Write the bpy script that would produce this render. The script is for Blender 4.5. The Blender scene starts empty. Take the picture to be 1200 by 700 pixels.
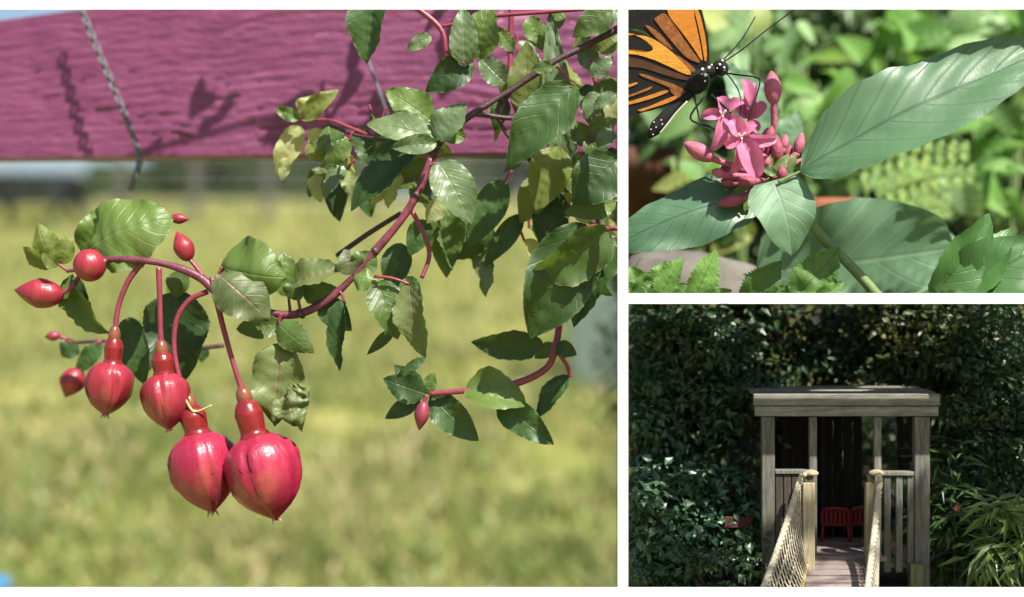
import bpy, bmesh, math, random
import numpy as np
from mathutils import Vector, Matrix, noise as mnoise
random.seed(7); RNG = np.random.default_rng(7)
R = math.radians
scene = bpy.context.scene
COL = scene.collection
# ------------------------------------------------------------ camera
K = 1667.0                        # focal length in picture pixels (1200 wide)
cam = bpy.data.cameras.new('camera'); camo = bpy.data.objects.new('camera', cam); COL.objects.link(camo)
camo.location = (0, 0, 0); camo.rotation_euler = (R(90), 0, 0)
cam.sensor_width = 36; cam.lens = 50.0; cam.shift_x = -130/1200.0
cam.clip_start = .05; cam.clip_end = 2000
cam.dof.use_dof = True; cam.dof.focus_distance = 5.0; cam.dof.aperture_fstop = 0.55
scene.camera = camo
# ------------------------------------------------------------ sky, sun, exposure
SUN = Vector((.38, -.47, .80)).normalized()
w = bpy.data.worlds.new('World'); scene.world = w; w.use_nodes = True
nt = w.node_tree; bg = nt.nodes['Background']
sky = nt.nodes.new('ShaderNodeTexSky'); sky.sky_type = 'NISHITA'; sky.sun_disc = False
sky.sun_elevation = math.asin(SUN.z); sky.sun_rotation = math.atan2(SUN.x, SUN.y)
sky.air_density = 1.0; sky.dust_density = 2.0
nt.links.new(sky.outputs[0], bg.inputs[0]); bg.inputs[1].default_value = .07
sl = bpy.data.lights.new('sun', 'SUN'); sl.energy = 5.0; sl.angle = R(.55); sl.color = (1, .95, .86)
so = bpy.data.objects.new('sun', sl); COL.objects.link(so); so.rotation_euler = SUN.to_track_quat('Z', 'Y').to_euler()
so.location = SUN*30
scene.view_settings.view_transform = 'Standard'; scene.view_settings.look = 'None'
scene.view_settings.exposure = 1.1; scene.view_settings.gamma = 1
scene.render.engine = 'CYCLES'
scene.cycles.max_bounces = 8; scene.cycles.transparent_max_bounces = 8
# ------------------------------------------------------------ helpers
def P(px, py, y): return Vector(((px-730)*y/K, y, (350-py)*y/K))
def U(n, y=5.0): return n*y/K            # a length of n picture pixels at depth y
def tag(o, label=None, cat=None, group=None, kind=None):
    if label: o['label'] = label
    if cat: o['category'] = cat
    if group: o['group'] = group
    if kind: o['kind'] = kind
    return o
def thing(name, label, cat, loc, group=None):
    o = bpy.data.objects.new(name, None); COL.objects.link(o); o.location = loc; o.empty_display_size = .05
    return tag(o, label, cat, group)
def wloc(o):
    v = Vector((0, 0, 0))
    while o: v += o.location; o = o.parent
    return v
def mesh(name, V, F, mat, parent=None, smooth=True, uv=None, origin=None):
    off = wloc(parent) if parent else Vector((0, 0, 0))
    V = np.asarray([tuple(v) for v in V], dtype=float) if not isinstance(V, np.ndarray) else V.astype(float)
    if origin is None: origin = V.mean(0)
    V = V - np.asarray(origin)
    me = bpy.data.meshes.new(name); me.from_pydata(V.tolist(), [], F if isinstance(F, list) else F.tolist())
    if smooth: me.polygons.foreach_set('use_smooth', [True]*len(me.polygons))
    if uv is not None:
        l = me.uv_layers.new(name='uv'); li = np.zeros(len(me.loops), dtype=int); me.loops.foreach_get('vertex_index', li)
        l.data.foreach_set('uv', np.asarray(uv)[li].ravel())
    me.materials.append(mat); me.update()
    o = bpy.data.objects.new(name, me); COL.objects.link(o)
    if parent: o.parent = parent
    o.location = Vector(origin)-off
    return o
def spline(pts, n=6):
    pts = [Vector(p) for p in pts]
    if len(pts) < 3: return [pts[0].lerp(pts[-1], i/n) for i in range(n+1)]
    out = []
    for i in range(len(pts)-1):
        p0 = pts[max(i-1, 0)]; p1 = pts[i]; p2 = pts[i+1]; p3 = pts[min(i+2, len(pts)-1)]
        for k in range(n):
            t = k/n
            out.append(.5*((2*p1)+(p2-p0)*t+(2*p0-5*p1+4*p2-p3)*t*t+(3*p1-p0-3*p2+p3)*t**3))
    out.append(pts[-1]); return out
def tubegeo(pts, rad, seg=8, n=6, wob=0):
    c = spline(pts, n); m = len(c)
    if not hasattr(rad, '__len__'): rad = [rad, rad]
    V = []; F = []; up = Vector((.31, .2, .93))
    for i, p in enumerate(c):
        t = (c[min(i+1, m-1)]-c[max(i-1, 0)]); t = t.normalized() if t.length > 1e-9 else Vector((0, 0, 1))
        a = up-t*up.dot(t)
        if a.length < .05: a = Vector((1, 0, 0))-t*t.x
        a.normalize(); b = t.cross(a); up = a
        r = float(np.interp(i/(m-1), np.linspace(0, 1, len(rad)), rad))
        if wob: r *= 1+wob*mnoise.noise(p*9)
        for k in range(seg):
            q = 2*math.pi*k/seg; V.append(p+a*(r*math.cos(q))+b*(r*math.sin(q)))
    for i in range(m-1):
        for k in range(seg):
            k2 = (k+1) % seg; F.append((i*seg+k, i*seg+k2, (i+1)*seg+k2, (i+1)*seg+k))
    F.append(tuple(range(seg-1, -1, -1))); F.append(tuple((m-1)*seg+k for k in range(seg)))
    return V, F
def tube(name, pts, rad, mat, parent=None, seg=8, n=6, wob=0):
    V, F = tubegeo(pts, rad, seg, n, wob); return mesh(name, V, F, mat, parent)
def join(geos):
    V = []; F = []
    for v, f in geos:
        b = len(V); V += list(v); F += [tuple(i+b for i in q) for q in f]
    return V, F
def ellgeo(c, ax, ry, rz=None, lat=8, lon=12, point=0, d=None):
    """ellipsoid around c, long half-axis vector ax, pointed towards +ax when point>0"""
    c = Vector(c); ax = Vector(ax); L = ax.length; e = ax.normalized()
    s = Vector((0, -1, 0))-e*e.dot(Vector((0, -1, 0)))
    if s.length < .1: s = Vector((1, 0, 0))-e*e.x
    s.normalize(); t = e.cross(s); rz = rz or ry
    V = []; F = []
    for i in range(lat+1):
        u = i/lat; th = math.pi*u; x = -math.cos(th); r = math.sin(th)
        if point and x > 0: r *= (1-x)**(point*.5) if x < 1 else 0
        for k in range(lon):
            q = 2*math.pi*k/lon; V.append(c+e*(x*L)+s*(r*ry*math.cos(q))+t*(r*rz*math.sin(q)))
    for i in range(lat):
        for k in range(lon):
            k2 = (k+1) % lon; F.append((i*lon+k, i*lon+k2, (i+1)*lon+k2, (i+1)*lon+k))
    return V, F
def boxgeo(lo, hi, bev=0, rot=None):
    bm = bmesh.new(); bmesh.ops.create_cube(bm, size=1)
    lo = Vector(lo); hi = Vector(hi); c = (lo+hi)/2; d = hi-lo
    for v in bm.verts: v.co = Vector((v.co.x*d.x, v.co.y*d.y, v.co.z*d.z))
    if bev: bmesh.ops.bevel(bm, geom=bm.edges[:], offset=bev, segments=1, affect='EDGES', profile=.5)
    V = [(rot @ v.co if rot else v.co.copy())+c for v in bm.verts]
    bm.verts.index_update(); F = [tuple(v.index for v in f.verts) for f in bm.faces]; bm.free(); return V, F
def box(name, lo, hi, mat, parent=None, bev=0, rot=None):
    V, F = boxgeo(lo, hi, bev, rot); return mesh(name, V, F, mat, parent, smooth=False)
def beamgeo(a, b, wx, wz, bev=.0015, up=(0, 0, 1)):
    """bar from a to b, wx wide across, wz along up"""
    a = Vector(a); b = Vector(b); e = (b-a); L = e.length; e.normalize()
    up = Vector(up); s = e.cross(up)
    if s.length < .05: s = e.cross(Vector((0, 1, 0)))
    s.normalize(); t = s.cross(e)
    V, F = boxgeo((-wx/2, -L/2, -wz/2), (wx/2, L/2, wz/2), bev)
    c = (a+b)/2
    return [c+s*v.x+e*v.y+t*v.z for v in V], F
def vnoise(shape, cells, rng):
    """2-D value noise, shape (ny,nx), lattice cells (cy,cx)"""
    cy, cx = cells; g = rng.random((cy+2, cx+2))
    yy = np.linspace(0, cy, shape[0], endpoint=False); xx = np.linspace(0, cx, shape[1], endpoint=False)
    yi = yy.astype(int); xi = xx.astype(int); fy = yy-yi; fx = xx-xi
    fy = fy*fy*(3-2*fy); fx = fx*fx*(3-2*fx)
    a = g[np.ix_(yi, xi)]; b = g[np.ix_(yi, xi+1)]; c = g[np.ix_(yi+1, xi)]; d = g[np.ix_(yi+1, xi+1)]
    return (a*(1-fx)+b*fx)*(1-fy)[:, None]+(c*(1-fx)+d*fx)*fy[:, None]
def gridfaces(nu, nv):
    i = np.arange(nu-1)[:, None]*nv+np.arange(nv-1)[None, :]
    return np.stack([i, i+nv, i+nv+1, i+1], -1).reshape(-1, 4)
# ------------------------------------------------------------ materials
class N:
    def __init__(s, name):
        s.m = bpy.data.materials.new(name); s.m.use_nodes = True; s.t = s.m.node_tree
        s.b = s.t.nodes['Principled BSDF']; s.out = s.t.nodes['Material Output']
    def n(s, ty, **kw):
        x = s.t.nodes.new(ty)
        for k, v in kw.items():
            if k.startswith('i_'): x.inputs[k[2:].replace('_', ' ')].default_value = v
            else: setattr(x, k, v)
        return x
    def l(s, a, b): s.t.links.new(a, b)
    def noise(s, scale, detail=4, rough=.6, vec=None, dist=0):
        x = s.n('ShaderNodeTexNoise'); x.inputs['Scale'].default_value = scale; x.inputs['Detail'].default_value = detail
        x.inputs['Roughness'].default_value = rough; x.inputs['Distortion'].default_value = dist
        if vec: s.l(vec, x.inputs['Vector'])
        return x.outputs['Fac']
    def ramp(s, fac, stops):
        x = s.n('ShaderNodeValToRGB'); e = x.color_ramp.elements
        while len(e) < len(stops): e.new(.5)
        for q, (p, c) in zip(e, stops): q.position = p; q.color = (*c, 1) if len(c) == 3 else c
        s.l(fac, x.inputs[0]); return x.outputs[0]
    def mix(s, fac, a, b, mode='MIX'):
        x = s.n('ShaderNodeMix', data_type='RGBA', blend_type=mode)
        for sock, v in ((x.inputs[0], fac), (x.inputs[6], a), (x.inputs[7], b)):
            if hasattr(v, 'is_output'): s.l(v, sock)
            elif isinstance(v, (int, float)): sock.default_value = v
            else: sock.default_value = (*v, 1)
        return x.outputs[2]
    def math(s, op, a, b=0, clamp=False):
        x = s.n('ShaderNodeMath', operation=op, use_clamp=clamp)
        for sock, v in ((x.inputs[0], a), (x.inputs[1], b)):
            if hasattr(v, 'is_output'): s.l(v, sock)
            else: sock.default_value = v
        return x.outputs[0]
    def bump(s, h, strength=.3, dist=.01):
        x = s.n('ShaderNodeBump'); x.inputs['Strength'].default_value = strength; x.inputs['Distance'].default_value = dist
        s.l(h, x.inputs['Height']); s.l(x.outputs[0], s.b.inputs['Normal'])
    def coord(s, sc=(1, 1, 1), which='Object'):
        c = s.n('ShaderNodeTexCoord'); m = s.n('ShaderNodeMapping'); m.inputs['Scale'].default_value = sc
        s.l(c.outputs[which], m.inputs[0]); return m.outputs[0]
def plain(name, col, rough=.6, var=.25, scale=20, bump=.15, spec=.5, sss=0, stretch=(1, 1, 1), coat=0):
    x = N(name); v = x.coord(stretch); f = x.noise(scale, 5, .65, v)
    c = tuple(col); d = tuple(q*(1-var) for q in c); e = tuple(min(1, q*(1+var)) for q in c)
    x.l(x.ramp(f, [(.3, d), (.7, e)]), x.b.inputs['Base Color']); x.b.inputs['Roughness'].default_value = rough
    x.b.inputs['Specular IOR Level'].default_value = spec
    if sss: x.b.inputs['Subsurface Weight'].default_value = sss; x.b.inputs['Subsurface Radius'].default_value = (.03, .01, .008); x.b.inputs['Subsurface Scale'].default_value = .5
    if coat: x.b.inputs['Coat Weight'].default_value = coat; x.b.inputs['Coat Roughness'].default_value = .15
    if bump: x.bump(x.noise(scale*4, 4, .6, v), bump, .01)
    return x.m
def leafmat(name, col, vein, back, rough=.5, trans=.25, tcol=None, nve=7, var=.3, spots=0, island=False, spec=.5, edge=None, veinamt=.4):
    x = N(name); uv = x.n('ShaderNodeUVMap'); sep = x.n('ShaderNodeSeparateXYZ'); x.l(uv.outputs[0], sep.inputs[0])
    u, v = sep.outputs[0], sep.outputs[1]
    if island:
        rnd = x.n('ShaderNodeNewGeometry').outputs['Random Per Island']
    else:
        rnd = x.n('ShaderNodeObjectInfo').outputs['Random']
    vec = x.coord((1, 1, 1)); nz = x.noise(14, 4, .6, vec)
    lo = tuple(c*(1-var) for c in col); hi = tuple(min(1, c*(1+var)) for c in col)
    hi = (hi[0]*1.12, hi[1], hi[2]*.9)
    base = x.ramp(x.math('ADD', x.math('MULTIPLY', rnd, .7), x.math('MULTIPLY', nz, .45)), [(.2, lo), (.85, hi)])
    if not island:
        av = x.math('ABSOLUTE', x.math('SUBTRACT', x.math('MULTIPLY', v, 2), 1))
        mid = x.math('SUBTRACT', 1, x.math('DIVIDE', av, .06), True)
        ph = x.math('FRACT', x.math('SUBTRACT', x.math('MULTIPLY', u, nve), x.math('MULTIPLY', av, 2.0)))
        lat = x.math('SUBTRACT', 1, x.math('DIVIDE', x.math('ABSOLUTE', x.math('SUBTRACT', ph, .5)), .07), True)
        lat = x.math('MULTIPLY', lat, .55); vm = x.math('MAXIMUM', mid, lat)
        fine = x.n('ShaderNodeTexVoronoi', feature='DISTANCE_TO_EDGE'); fine.inputs['Scale'].default_value = 60; x.l(vec, fine.inputs['Vector'])
        base = x.mix(x.math('MULTIPLY', vm, veinamt), base, vein)
        if edge:
            ed = x.math('MULTIPLY', x.math('SUBTRACT', av, .9, True), 8, True); base = x.mix(ed, base, edge)
        if spots:
            sp = x.math('MULTIPLY', x.math('SUBTRACT', x.noise(7, 5, .7, vec), .60, True), 9, True)
            base = x.mix(x.math('MULTIPLY', sp, spots), base, (.16, .075, .04))
        h = x.math('ADD', x.math('MULTIPLY', x.math('SUBTRACT', 1, vm), .5), x.math('MULTIPLY', x.math('MINIMUM', fine.outputs[0], .12), .35))
        x.bump(h, .5, .007)
    geo = x.n('ShaderNodeNewGeometry')
    c = x.mix(x.math('MULTIPLY', geo.outputs['Backfacing'], .75), base, back)
    x.l(c, x.b.inputs['Base Color']); x.b.inputs['Roughness'].default_value = rough+(0 if island else .04); x.b.inputs['Specular IOR Level'].default_value = spec
    tr = x.n('ShaderNodeBsdfTranslucent'); ms = x.n('ShaderNodeMixShader'); ms.inputs[0].default_value = trans
    if tcol: tr.inputs[0].default_value = (*tcol, 1)
    else: x.l(x.mix(.5, c, (min(1, col[0]*2.6), min(1, col[1]*2.2), col[2]*.6)), tr.inputs[0])
    x.l(x.b.outputs[0], ms.inputs[1]); x.l(tr.outputs[0], ms.inputs[2]); x.l(ms.outputs[0], x.out.inputs[0])
    return x.m
# ------------------------------------------------------------ leaves
def leafgeo(L, W, a=.72, b=.85, curl=.5, fold=.2, ruf=.0, nve=7, corr=.017, serr=0.013, nu=21, nv=9, seed=0, wave=0, tipcurl=0):
    rs = np.random.default_rng(seed)
    if serr: nu = max(nu, 39)
    u = np.linspace(0, 1, nu); v = np.linspace(-1, 1, nv)
    f = np.sin(np.pi*np.clip(u, 0, 1)**a)**b; f[0] = .03; f[-1] = .012
    if serr: f = f*(1+serr*np.where(np.arange(nu) % 2 == 0, 1, -1)*(f > .1))
    ang = curl*u+tipcurl*np.clip(u-.6, 0, 1)**2*6
    dx = np.cos(ang); dz = -np.sin(ang); du = 1/(nu-1)
    cx = np.concatenate([[0], np.cumsum((dx[1:]+dx[:-1])/2*du)]); cz = np.concatenate([[0], np.cumsum((dz[1:]+dz[:-1])/2*du)])
    hw = W/2/L*f
    UU, VV = np.meshgrid(u, v, indexing='ij')
    yl = VV*hw[:, None]
    h = fold*np.abs(VV)**1.3*hw[:, None]
    h = h+corr*np.sin(2*np.pi*(UU*nve-np.abs(VV)*2))*np.minimum(1, np.abs(VV)*3)*np.sqrt(f)[:, None]
    if wave: h = h+wave*np.sin(UU*11+rs.random()*6+VV*1.5)*VV**2*np.sign(VV)*hw[:, None]
    if ruf: h = h+ruf*(vnoise((nu, nv), (6, 4), rs)-.5)+.4*ruf*(vnoise((nu, nv), (12, 8), rs)-.5)
    nx = -np.array(dz); nz = np.array(dx)
    X = cx[:, None]+h*nx[:, None]*1.0; Z = cz[:, None]+h*nz[:, None]; Y = yl
    tx, tz = cx[-1], cz[-1]; d = math.hypot(tx, tz); c, s = tx/d, tz/d
    X2 = (X*c+Z*s)/d; Z2 = (-X*s+Z*c)/d
    V = np.stack([X2*L, Y*L, Z2*L], -1).reshape(-1, 3)
    uv = np.stack([UU, (VV+1)/2], -1).reshape(-1, 2)
    return V, gridfaces(nu, nv), uv
LSEED = [0]
def leaf(parent, pb, pt0, wpx, y, mat, roll=0, dy=0, pet=None, petmat=None, name='leaf', clipx=None, clipz=None, **kw):
    B = P(pb[0], pb[1], y); T = P(pt0[0], pt0[1], y+dy); L = (T-B).length; LSEED[0] += 1
    kw.setdefault('curl', .6); kw.setdefault('wave', .16); kw.setdefault('ruf', .022); kw.setdefault('seed', LSEED[0])
    V, F, uv = leafgeo(L, U(wpx, y), **kw)
    ex = (T-B).normalized(); n = Vector((0, -1, 0)); n = (n-ex*n.dot(ex)).normalized()
    n.rotate(Matrix.Rotation(R(roll), 3, ex)); ey = n.cross(ex)
    M = np.array([ex, ey, n]); W = V @ M+np.array(B)
    if clipx is not None: W[:, 0] = np.where(W[:, 0] < clipx, clipx+.02*(W[:, 0]-clipx), W[:, 0])
    if clipz is not None: W[:, 2] = np.where(W[:, 2] < clipz, clipz+.01*(W[:, 2]-clipz), W[:, 2])
    o = mesh(name, W, F, mat, parent, uv=uv, origin=B)
    if pet:
        Q = P(pet[0], pet[1], y if len(pet) < 3 else pet[2])
        tube('petiole', [Q, Q.lerp(B, .5)+Vector((0, 0, U(1))), B+ex*L*.04], [U(2.0, y), U(1.5, y)], petmat, o, 6, 3)
    return o
def foliage(name, parent, mat, centres, n, spread, size, asp=.45, rs=None, up=.5, droop=0.0, fold=.25, keep=None, flat=.7):
    """leaf-sized faces in clumps: centres (k,3), spread per axis, n leaves in all"""
    rs = rs or RNG; C = np.asarray(centres, float); k = rs.integers(0, len(C), n)
    d = rs.normal(size=(n, 3)); d *= (rs.random((n, 1))**.45)/np.linalg.norm(d, axis=1, keepdims=True)
    sp = np.asarray(spread, float); pos = C[k]+d*sp*(.6+.8*rs.random((len(C), 1))[k])
    if keep is not None:
        m = keep(pos); pos = pos[m]; d = d[m]; n = len(pos)
    nrm = d*.8+rs.normal(size=(n, 3))*.45+np.array([0, -.15, up]); nrm /= np.linalg.norm(nrm, axis=1, keepdims=True)
    ax = d*1.0+rs.normal(size=(n, 3))*.7+np.array([0, 0, -droop]); ax -= nrm*(ax*nrm).sum(1, keepdims=True); ax /= np.linalg.norm(ax, axis=1, keepdims=True)
    sd = np.cross(nrm, ax); L = size*(.55+.9*rs.random((n, 1))); W = L*asp*(.8+.4*rs.random((n, 1)))
    v0 = pos; v1 = pos+ax*L*.42+sd*W*.5+nrm*L*fold*.35; v2 = pos+ax*L*.45; v3 = pos+ax*L*.42-sd*W*.5+nrm*L*fold*.35
    v4 = pos+ax*L-nrm*L*.14
    V = np.stack([v0, v1, v2, v3, v4], 1).reshape(-1, 3); b = np.arange(n)[:, None]*5
    F = np.concatenate([b+np.array([[0, 2, 1]]), b+np.array([[0, 3, 2]]), b+np.array([[1, 2, 4]]), b+np.array([[2, 3, 4]])], 0)
    return mesh(name, V, F, mat, parent, smooth=False, origin=(wloc(parent) if parent else (0, 0, 0)))
# ============================================================ the setting
def lawn_z(y): return -5.38+.133*y
def make_lawn():
    ys = np.concatenate([np.linspace(-25, 90, 60), [140, 300, 900]]); xs = np.linspace(-1, 1, 41)
    z = np.where(ys < 90, lawn_z(ys), lawn_z(90)+0*ys)
    V = []
    for y, zz in zip(ys, z):
        for x in xs:
            X = x*(60+max(0, y)*1.4); V.append((X, y, zz+.08*mnoise.noise((X*.15, y*.15, 0))*(1 if y < 90 else 0)))
    x = N('lawn_soil'); v = x.coord((1, 1, 1)); f = x.noise(.55, 5, .6, v); g = x.noise(2.6, 4, .6, v)
    c = x.ramp(x.math('ADD', x.math('MULTIPLY', f, .65), x.math('MULTIPLY', g, .4)), [(.40, (.13, .155, .035)), (.52, (.22, .225, .065)), (.64, (.29, .26, .095)), (.72, (.28, .20, .09))])
    x.l(c, x.b.inputs['Base Color']); x.b.inputs['Roughness'].default_value = .95; x.b.inputs['Specular IOR Level'].default_value = .1
    x.bump(x.noise(9, 4, .7, v), .6, .1)
    o = mesh('lawn', np.array(V), gridfaces(len(ys), len(xs)), x.m, origin=(0, 0, 0)); tag(o, kind='structure')
make_lawn()
def make_grass():
    n = 90000; rs = np.random.default_rng(3)
    y = 1/(1/13.0-rs.random(n)*(1/13.0-1/80.0)); xx = -rs.random(n)*(790/K)*y+.3
    cl = np.array([mnoise.noise((a*.55, b*.55, 4.2)) for a, b in zip(xx, y)])
    m = rs.random(n) < np.clip(.62+cl*1.1, .08, 1); xx = xx[m]; y = y[m]; n = len(y)
    z = lawn_z(y)-.05; h = (.10+.26*rs.random(n)**2)*(1+.5*cl[m])*(1+y/70); a = rs.random(n)*6.28; wd = .016+.02*rs.random(n)*(1+y/30)
    le = rs.normal(size=(n, 2))*.45*h[:, None]
    b = np.stack([xx, y, z], 1); s = np.stack([np.cos(a)*wd, np.sin(a)*wd, 0*a], 1); md = b+np.stack([le[:, 0]*.3, le[:, 1]*.3, h*.6], 1)
    t = b+np.stack([le[:, 0], le[:, 1], h], 1)
    V = np.stack([b-s, b+s, md+s*.8, md-s*.8, t], 1).reshape(-1, 3); k = np.arange(n)[:, None]*5
    F = [tuple(q) for q in (k+np.array([[0, 1, 2, 3]])).tolist()]+[tuple(q) for q in (k+np.array([[3, 2, 4]])).tolist()]
    x = N('grass_blades'); r = x.n('ShaderNodeNewGeometry').outputs['Random Per Island']; f = x.noise(.35, 3, .6, x.coord())
    c = x.ramp(x.math('ADD', x.math('MULTIPLY', r, .55), x.math('MULTIPLY', f, .55)), [(.22, (.09, .15, .032)), (.45, (.18, .235, .055)), (.64, (.285, .295, .09)), (.82, (.45, .37, .18))])
    x.l(c, x.b.inputs['Base Color']); x.b.inputs['Roughness'].default_value = .45
    tr = x.n('ShaderNodeBsdfTranslucent'); x.l(c, tr.inputs[0]); ms = x.n('ShaderNodeMixShader'); ms.inputs[0].default_value = .3
    x.l(x.b.outputs[0], ms.inputs[1]); x.l(tr.outputs[0], ms.inputs[2]); x.l(ms.outputs[0], x.out.inputs[0])
    o = mesh('grass', V, F, x.m, smooth=False, origin=(0, 0, 0)); tag(o, 'short sunlit lawn grass with straw coloured patches', 'grass', kind='stuff')
make_grass()
# white timber frame that parts the three garden bays
white = plain('white_gloss_paint', (.86, .86, .85), .35, .015, 6, .03)
FY = 4.78
def wedge(name, x0, x1, z0, z1, parent, bx=0, bz0=0, bz1=0, d=.012):
    V = [(x0, FY, z0), (x1, FY, z0), (x1, FY, z1), (x0, FY, z1), (x0+bx, FY+d, z0+bz0), (x1-bx, FY+d, z0+bz0), (x1-bx, FY+d, z1-bz1), (x0+bx, FY+d, z1-bz1)]
    return mesh(name, V, [(0, 1, 2, 3), (5, 4, 7, 6), (4, 0, 3, 7), (1, 5, 6, 2), (3, 2, 6, 7), (4, 5, 1, 0)], white, parent, smooth=False)
fx = lambda p: (p-730)*FY/K
fz = lambda p: (350-p)*FY/K
fr = thing('garden_divider', 'white painted timber frame dividing the planting into three bays', 'divider', (0, FY, lawn_z(FY)))
wedge('head_rail', fx(-70), fx(1300), fz(11), fz(-3), fr, bz0=.004)
wedge('bottom_rail', fx(-70), fx(1300), fz(720), fz(688.5), fr, bz1=.004)
wedge('mullion', fx(724), fx(736), fz(688.5), fz(11), fr, bx=.002)
wedge('transom', fx(736), fx(1300), fz(356), fz(344), fr, bz0=.002, bz1=.002)
for a, b in ((-110, -70), (1300, 1340)):
    mesh('leg', *boxgeo((fx(a), FY, lawn_z(FY)-.1), (fx(b), FY+.05, fz(-14)), .004), white, fr, smooth=False)
# earth terrace the hut stands on, and the planting shelf above it
earth = plain('dark_leaf_mould', (.035, .026, .016), .95, .5, 9, .6, .15)
def slab(name, x0, x1, y0, y1, z0, z1, mat, amp):
    nx, ny = 34, 34; V = []
    for j in range(ny):
        for i in range(nx):
            X = x0+(x1-x0)*i/(nx-1); Y = y0+(y1-y0)*j/(ny-1); e = (0 < i < nx-1) and (0 < j < ny-1)
            V.append((X, Y, z1+(amp*mnoise.noise((X*3, Y*3, 1)) if e else 0)))
    F = [tuple(q) for q in gridfaces(ny, nx)[:, ::-1].tolist()]
    bv, bf = boxgeo((x0, y0, z0), (x1, y1, z1-.03-amp)); n = len(V); V += bv; F += [tuple(q+n for q in f) for f in bf]
    return tag(mesh(name, V, F, mat, smooth=False, origin=(0, 0, 0)), kind='structure')
GZ = -1.34
slab('forest_floor', .03, 5.5, FY+.06, 10.6, -6, GZ, earth, .05)
soil = plain('grey_potting_soil', (.16, .14, .12), .95, .35, 7, .5, .15)
shelf = bpy.data.objects.new('planting_shelf', None); COL.objects.link(shelf); shelf.location = (1.6, FY+.03, -.014); tag(shelf, kind='structure')
slatm = plain('damp_staging_board', (.12, .095, .07), .9, .35, 7, .5, .15); yy = FY+.0135; k = 0
while yy < 9.0:   # slatted staging, gaps added to let sun stripes into the hut bay
    wd = .08+.04*((k*7) % 3)/2; box('board', (.012+.01*(k % 2), yy, -.014), (3.2, yy+wd, .010), slatm, shelf, .002); yy += wd+.05+.06*((k*5) % 4)/3; k += 1
# ============================================================ left bay: far things beyond the lawn
hedge_m = leafmat('hedge_leaf', (.034, .066, .02), (.1, .12, .05), (.05, .09, .03), .8, .25, island=True, var=.5, spec=.1)
bark = plain('rough_bark', (.10, .075, .055), .9, .45, 14, .7, .2, stretch=(3, 3, .6))
HL = ['dark green rounded hedge shrub standing just behind the fence post', 'olive hedge shrub growing at the far lawn edge between two fence posts', 'dense dark hedge shrub at the far lawn edge behind the leafy fuchsia', 'tall dark hedge tree at the far lawn edge under the painted beam', 'low yellowish shrub at the far lawn edge beside the pale sky gap', 'low olive shrub at the far lawn edge behind the picnic table', 'broad dark hedge shrub at the end of the far lawn beside the grey bin']
for (px, hh, ww, i) in ((250, 4.6, 3.4, 0), (345, 4.2, 3.6, 1), (440, 4.6, 3.6, 2), (535, 5.2, 3.6, 3), (165, 1.5, 3.0, 4), (60, 1.1, 4.0, 5), (640, 4.6, 3.6, 6)):
    yb = 86+random.uniform(-2, 3); b = Vector(((px-730)*yb/K, yb, lawn_z(min(yb, 90))-.1))
    t = thing('hedge_shrub', HL[i], 'shrub', b, 'shrubs along the far edge of the lawn')
    rs = np.random.default_rng(50+i); c = [(b.x+rs.uniform(-ww, ww)*.75, b.y+rs.uniform(-1, 1), b.z+rs.uniform(.15, .95)*hh) for k in range(16)]
    foliage('crown', t, hedge_m, c, 5200, (1.3, 1.1, min(1.0, hh*.3)), .62, .55, rs)
    g = [tubegeo([b+Vector((rs.uniform(-.3, .3), 0, -.1)), b+Vector((0, 0, hh*.35)), q], [.13, .04], 6, 3) for q in c[:6]]
    mesh('trunk', *join(g), bark, t)
postm = plain('weathered_post', (.10, .092, .08), .9, .3, 5, .4, .2)
wirem = plain('galvanised_wire', (.30, .30, .30), .5, .2, 20, 0)
FYY = 67; fz0 = lawn_z(FYY)
f = thing('post_fence', 'thin wire fence on grey timber posts crossing the far lawn', 'fence', ((228-730)*FYY/K, FYY, fz0))
for px in (-40, 140, 228, 313, 430, 540, 640):
    x = (px-730)*FYY/K; mesh('post', *beamgeo((x, FYY, fz0-.2), (x+.05, FYY, fz0+3.9), .36, .36, .03), postm, f, smooth=False)
for h in (.9, 1.7, 2.5, 3.3): tube('wire', [((-60-730)*FYY/K, FYY-.25, fz0+h), ((690-730)*FYY/K, FYY-.25, fz0+h)], .04, wirem, f, 5, 2)
# picnic table, parked on the far lawn
tabm = plain('dark_grey_timber', (.028, .031, .038), .7, .3, 4, .2, .3)
ty = 66; tb = P(38, 262, ty); tb.z = lawn_z(ty)
t = thing('picnic_table', 'dark grey picnic table with benches on the far lawn', 'table', tb)
for k in range(4): mesh('top_board', *beamgeo(tb+Vector((-1.5, -.55+.365*k, 1.5))*1.45, tb+Vector((1.5, -.55+.365*k, 1.5))*1.45, .5, .34, .01), tabm, t, smooth=False)
for s in (-1, 1):
    mesh('bench', *beamgeo(tb+Vector((-1.5, s*1.15, .85))*1.45, tb+Vector((1.5, s*1.15, .85))*1.45, .7, .34, .01), tabm, t, smooth=False)
    mesh('cross_beam', *beamgeo(tb+Vector((s*1.05, -1.35, .76))*1.45, tb+Vector((s*1.05, 1.35, .76))*1.45, .3, .35, .01), tabm, t, smooth=False)
    for q in (-1, 1): mesh('leg', *beamgeo(tb+Vector((s*1.13, q*1.1, -.1))*1.45, tb+Vector((s*1.13, q*.35, 1.45))*1.45, .3, .5, .01), tabm, t, smooth=False)
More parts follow.
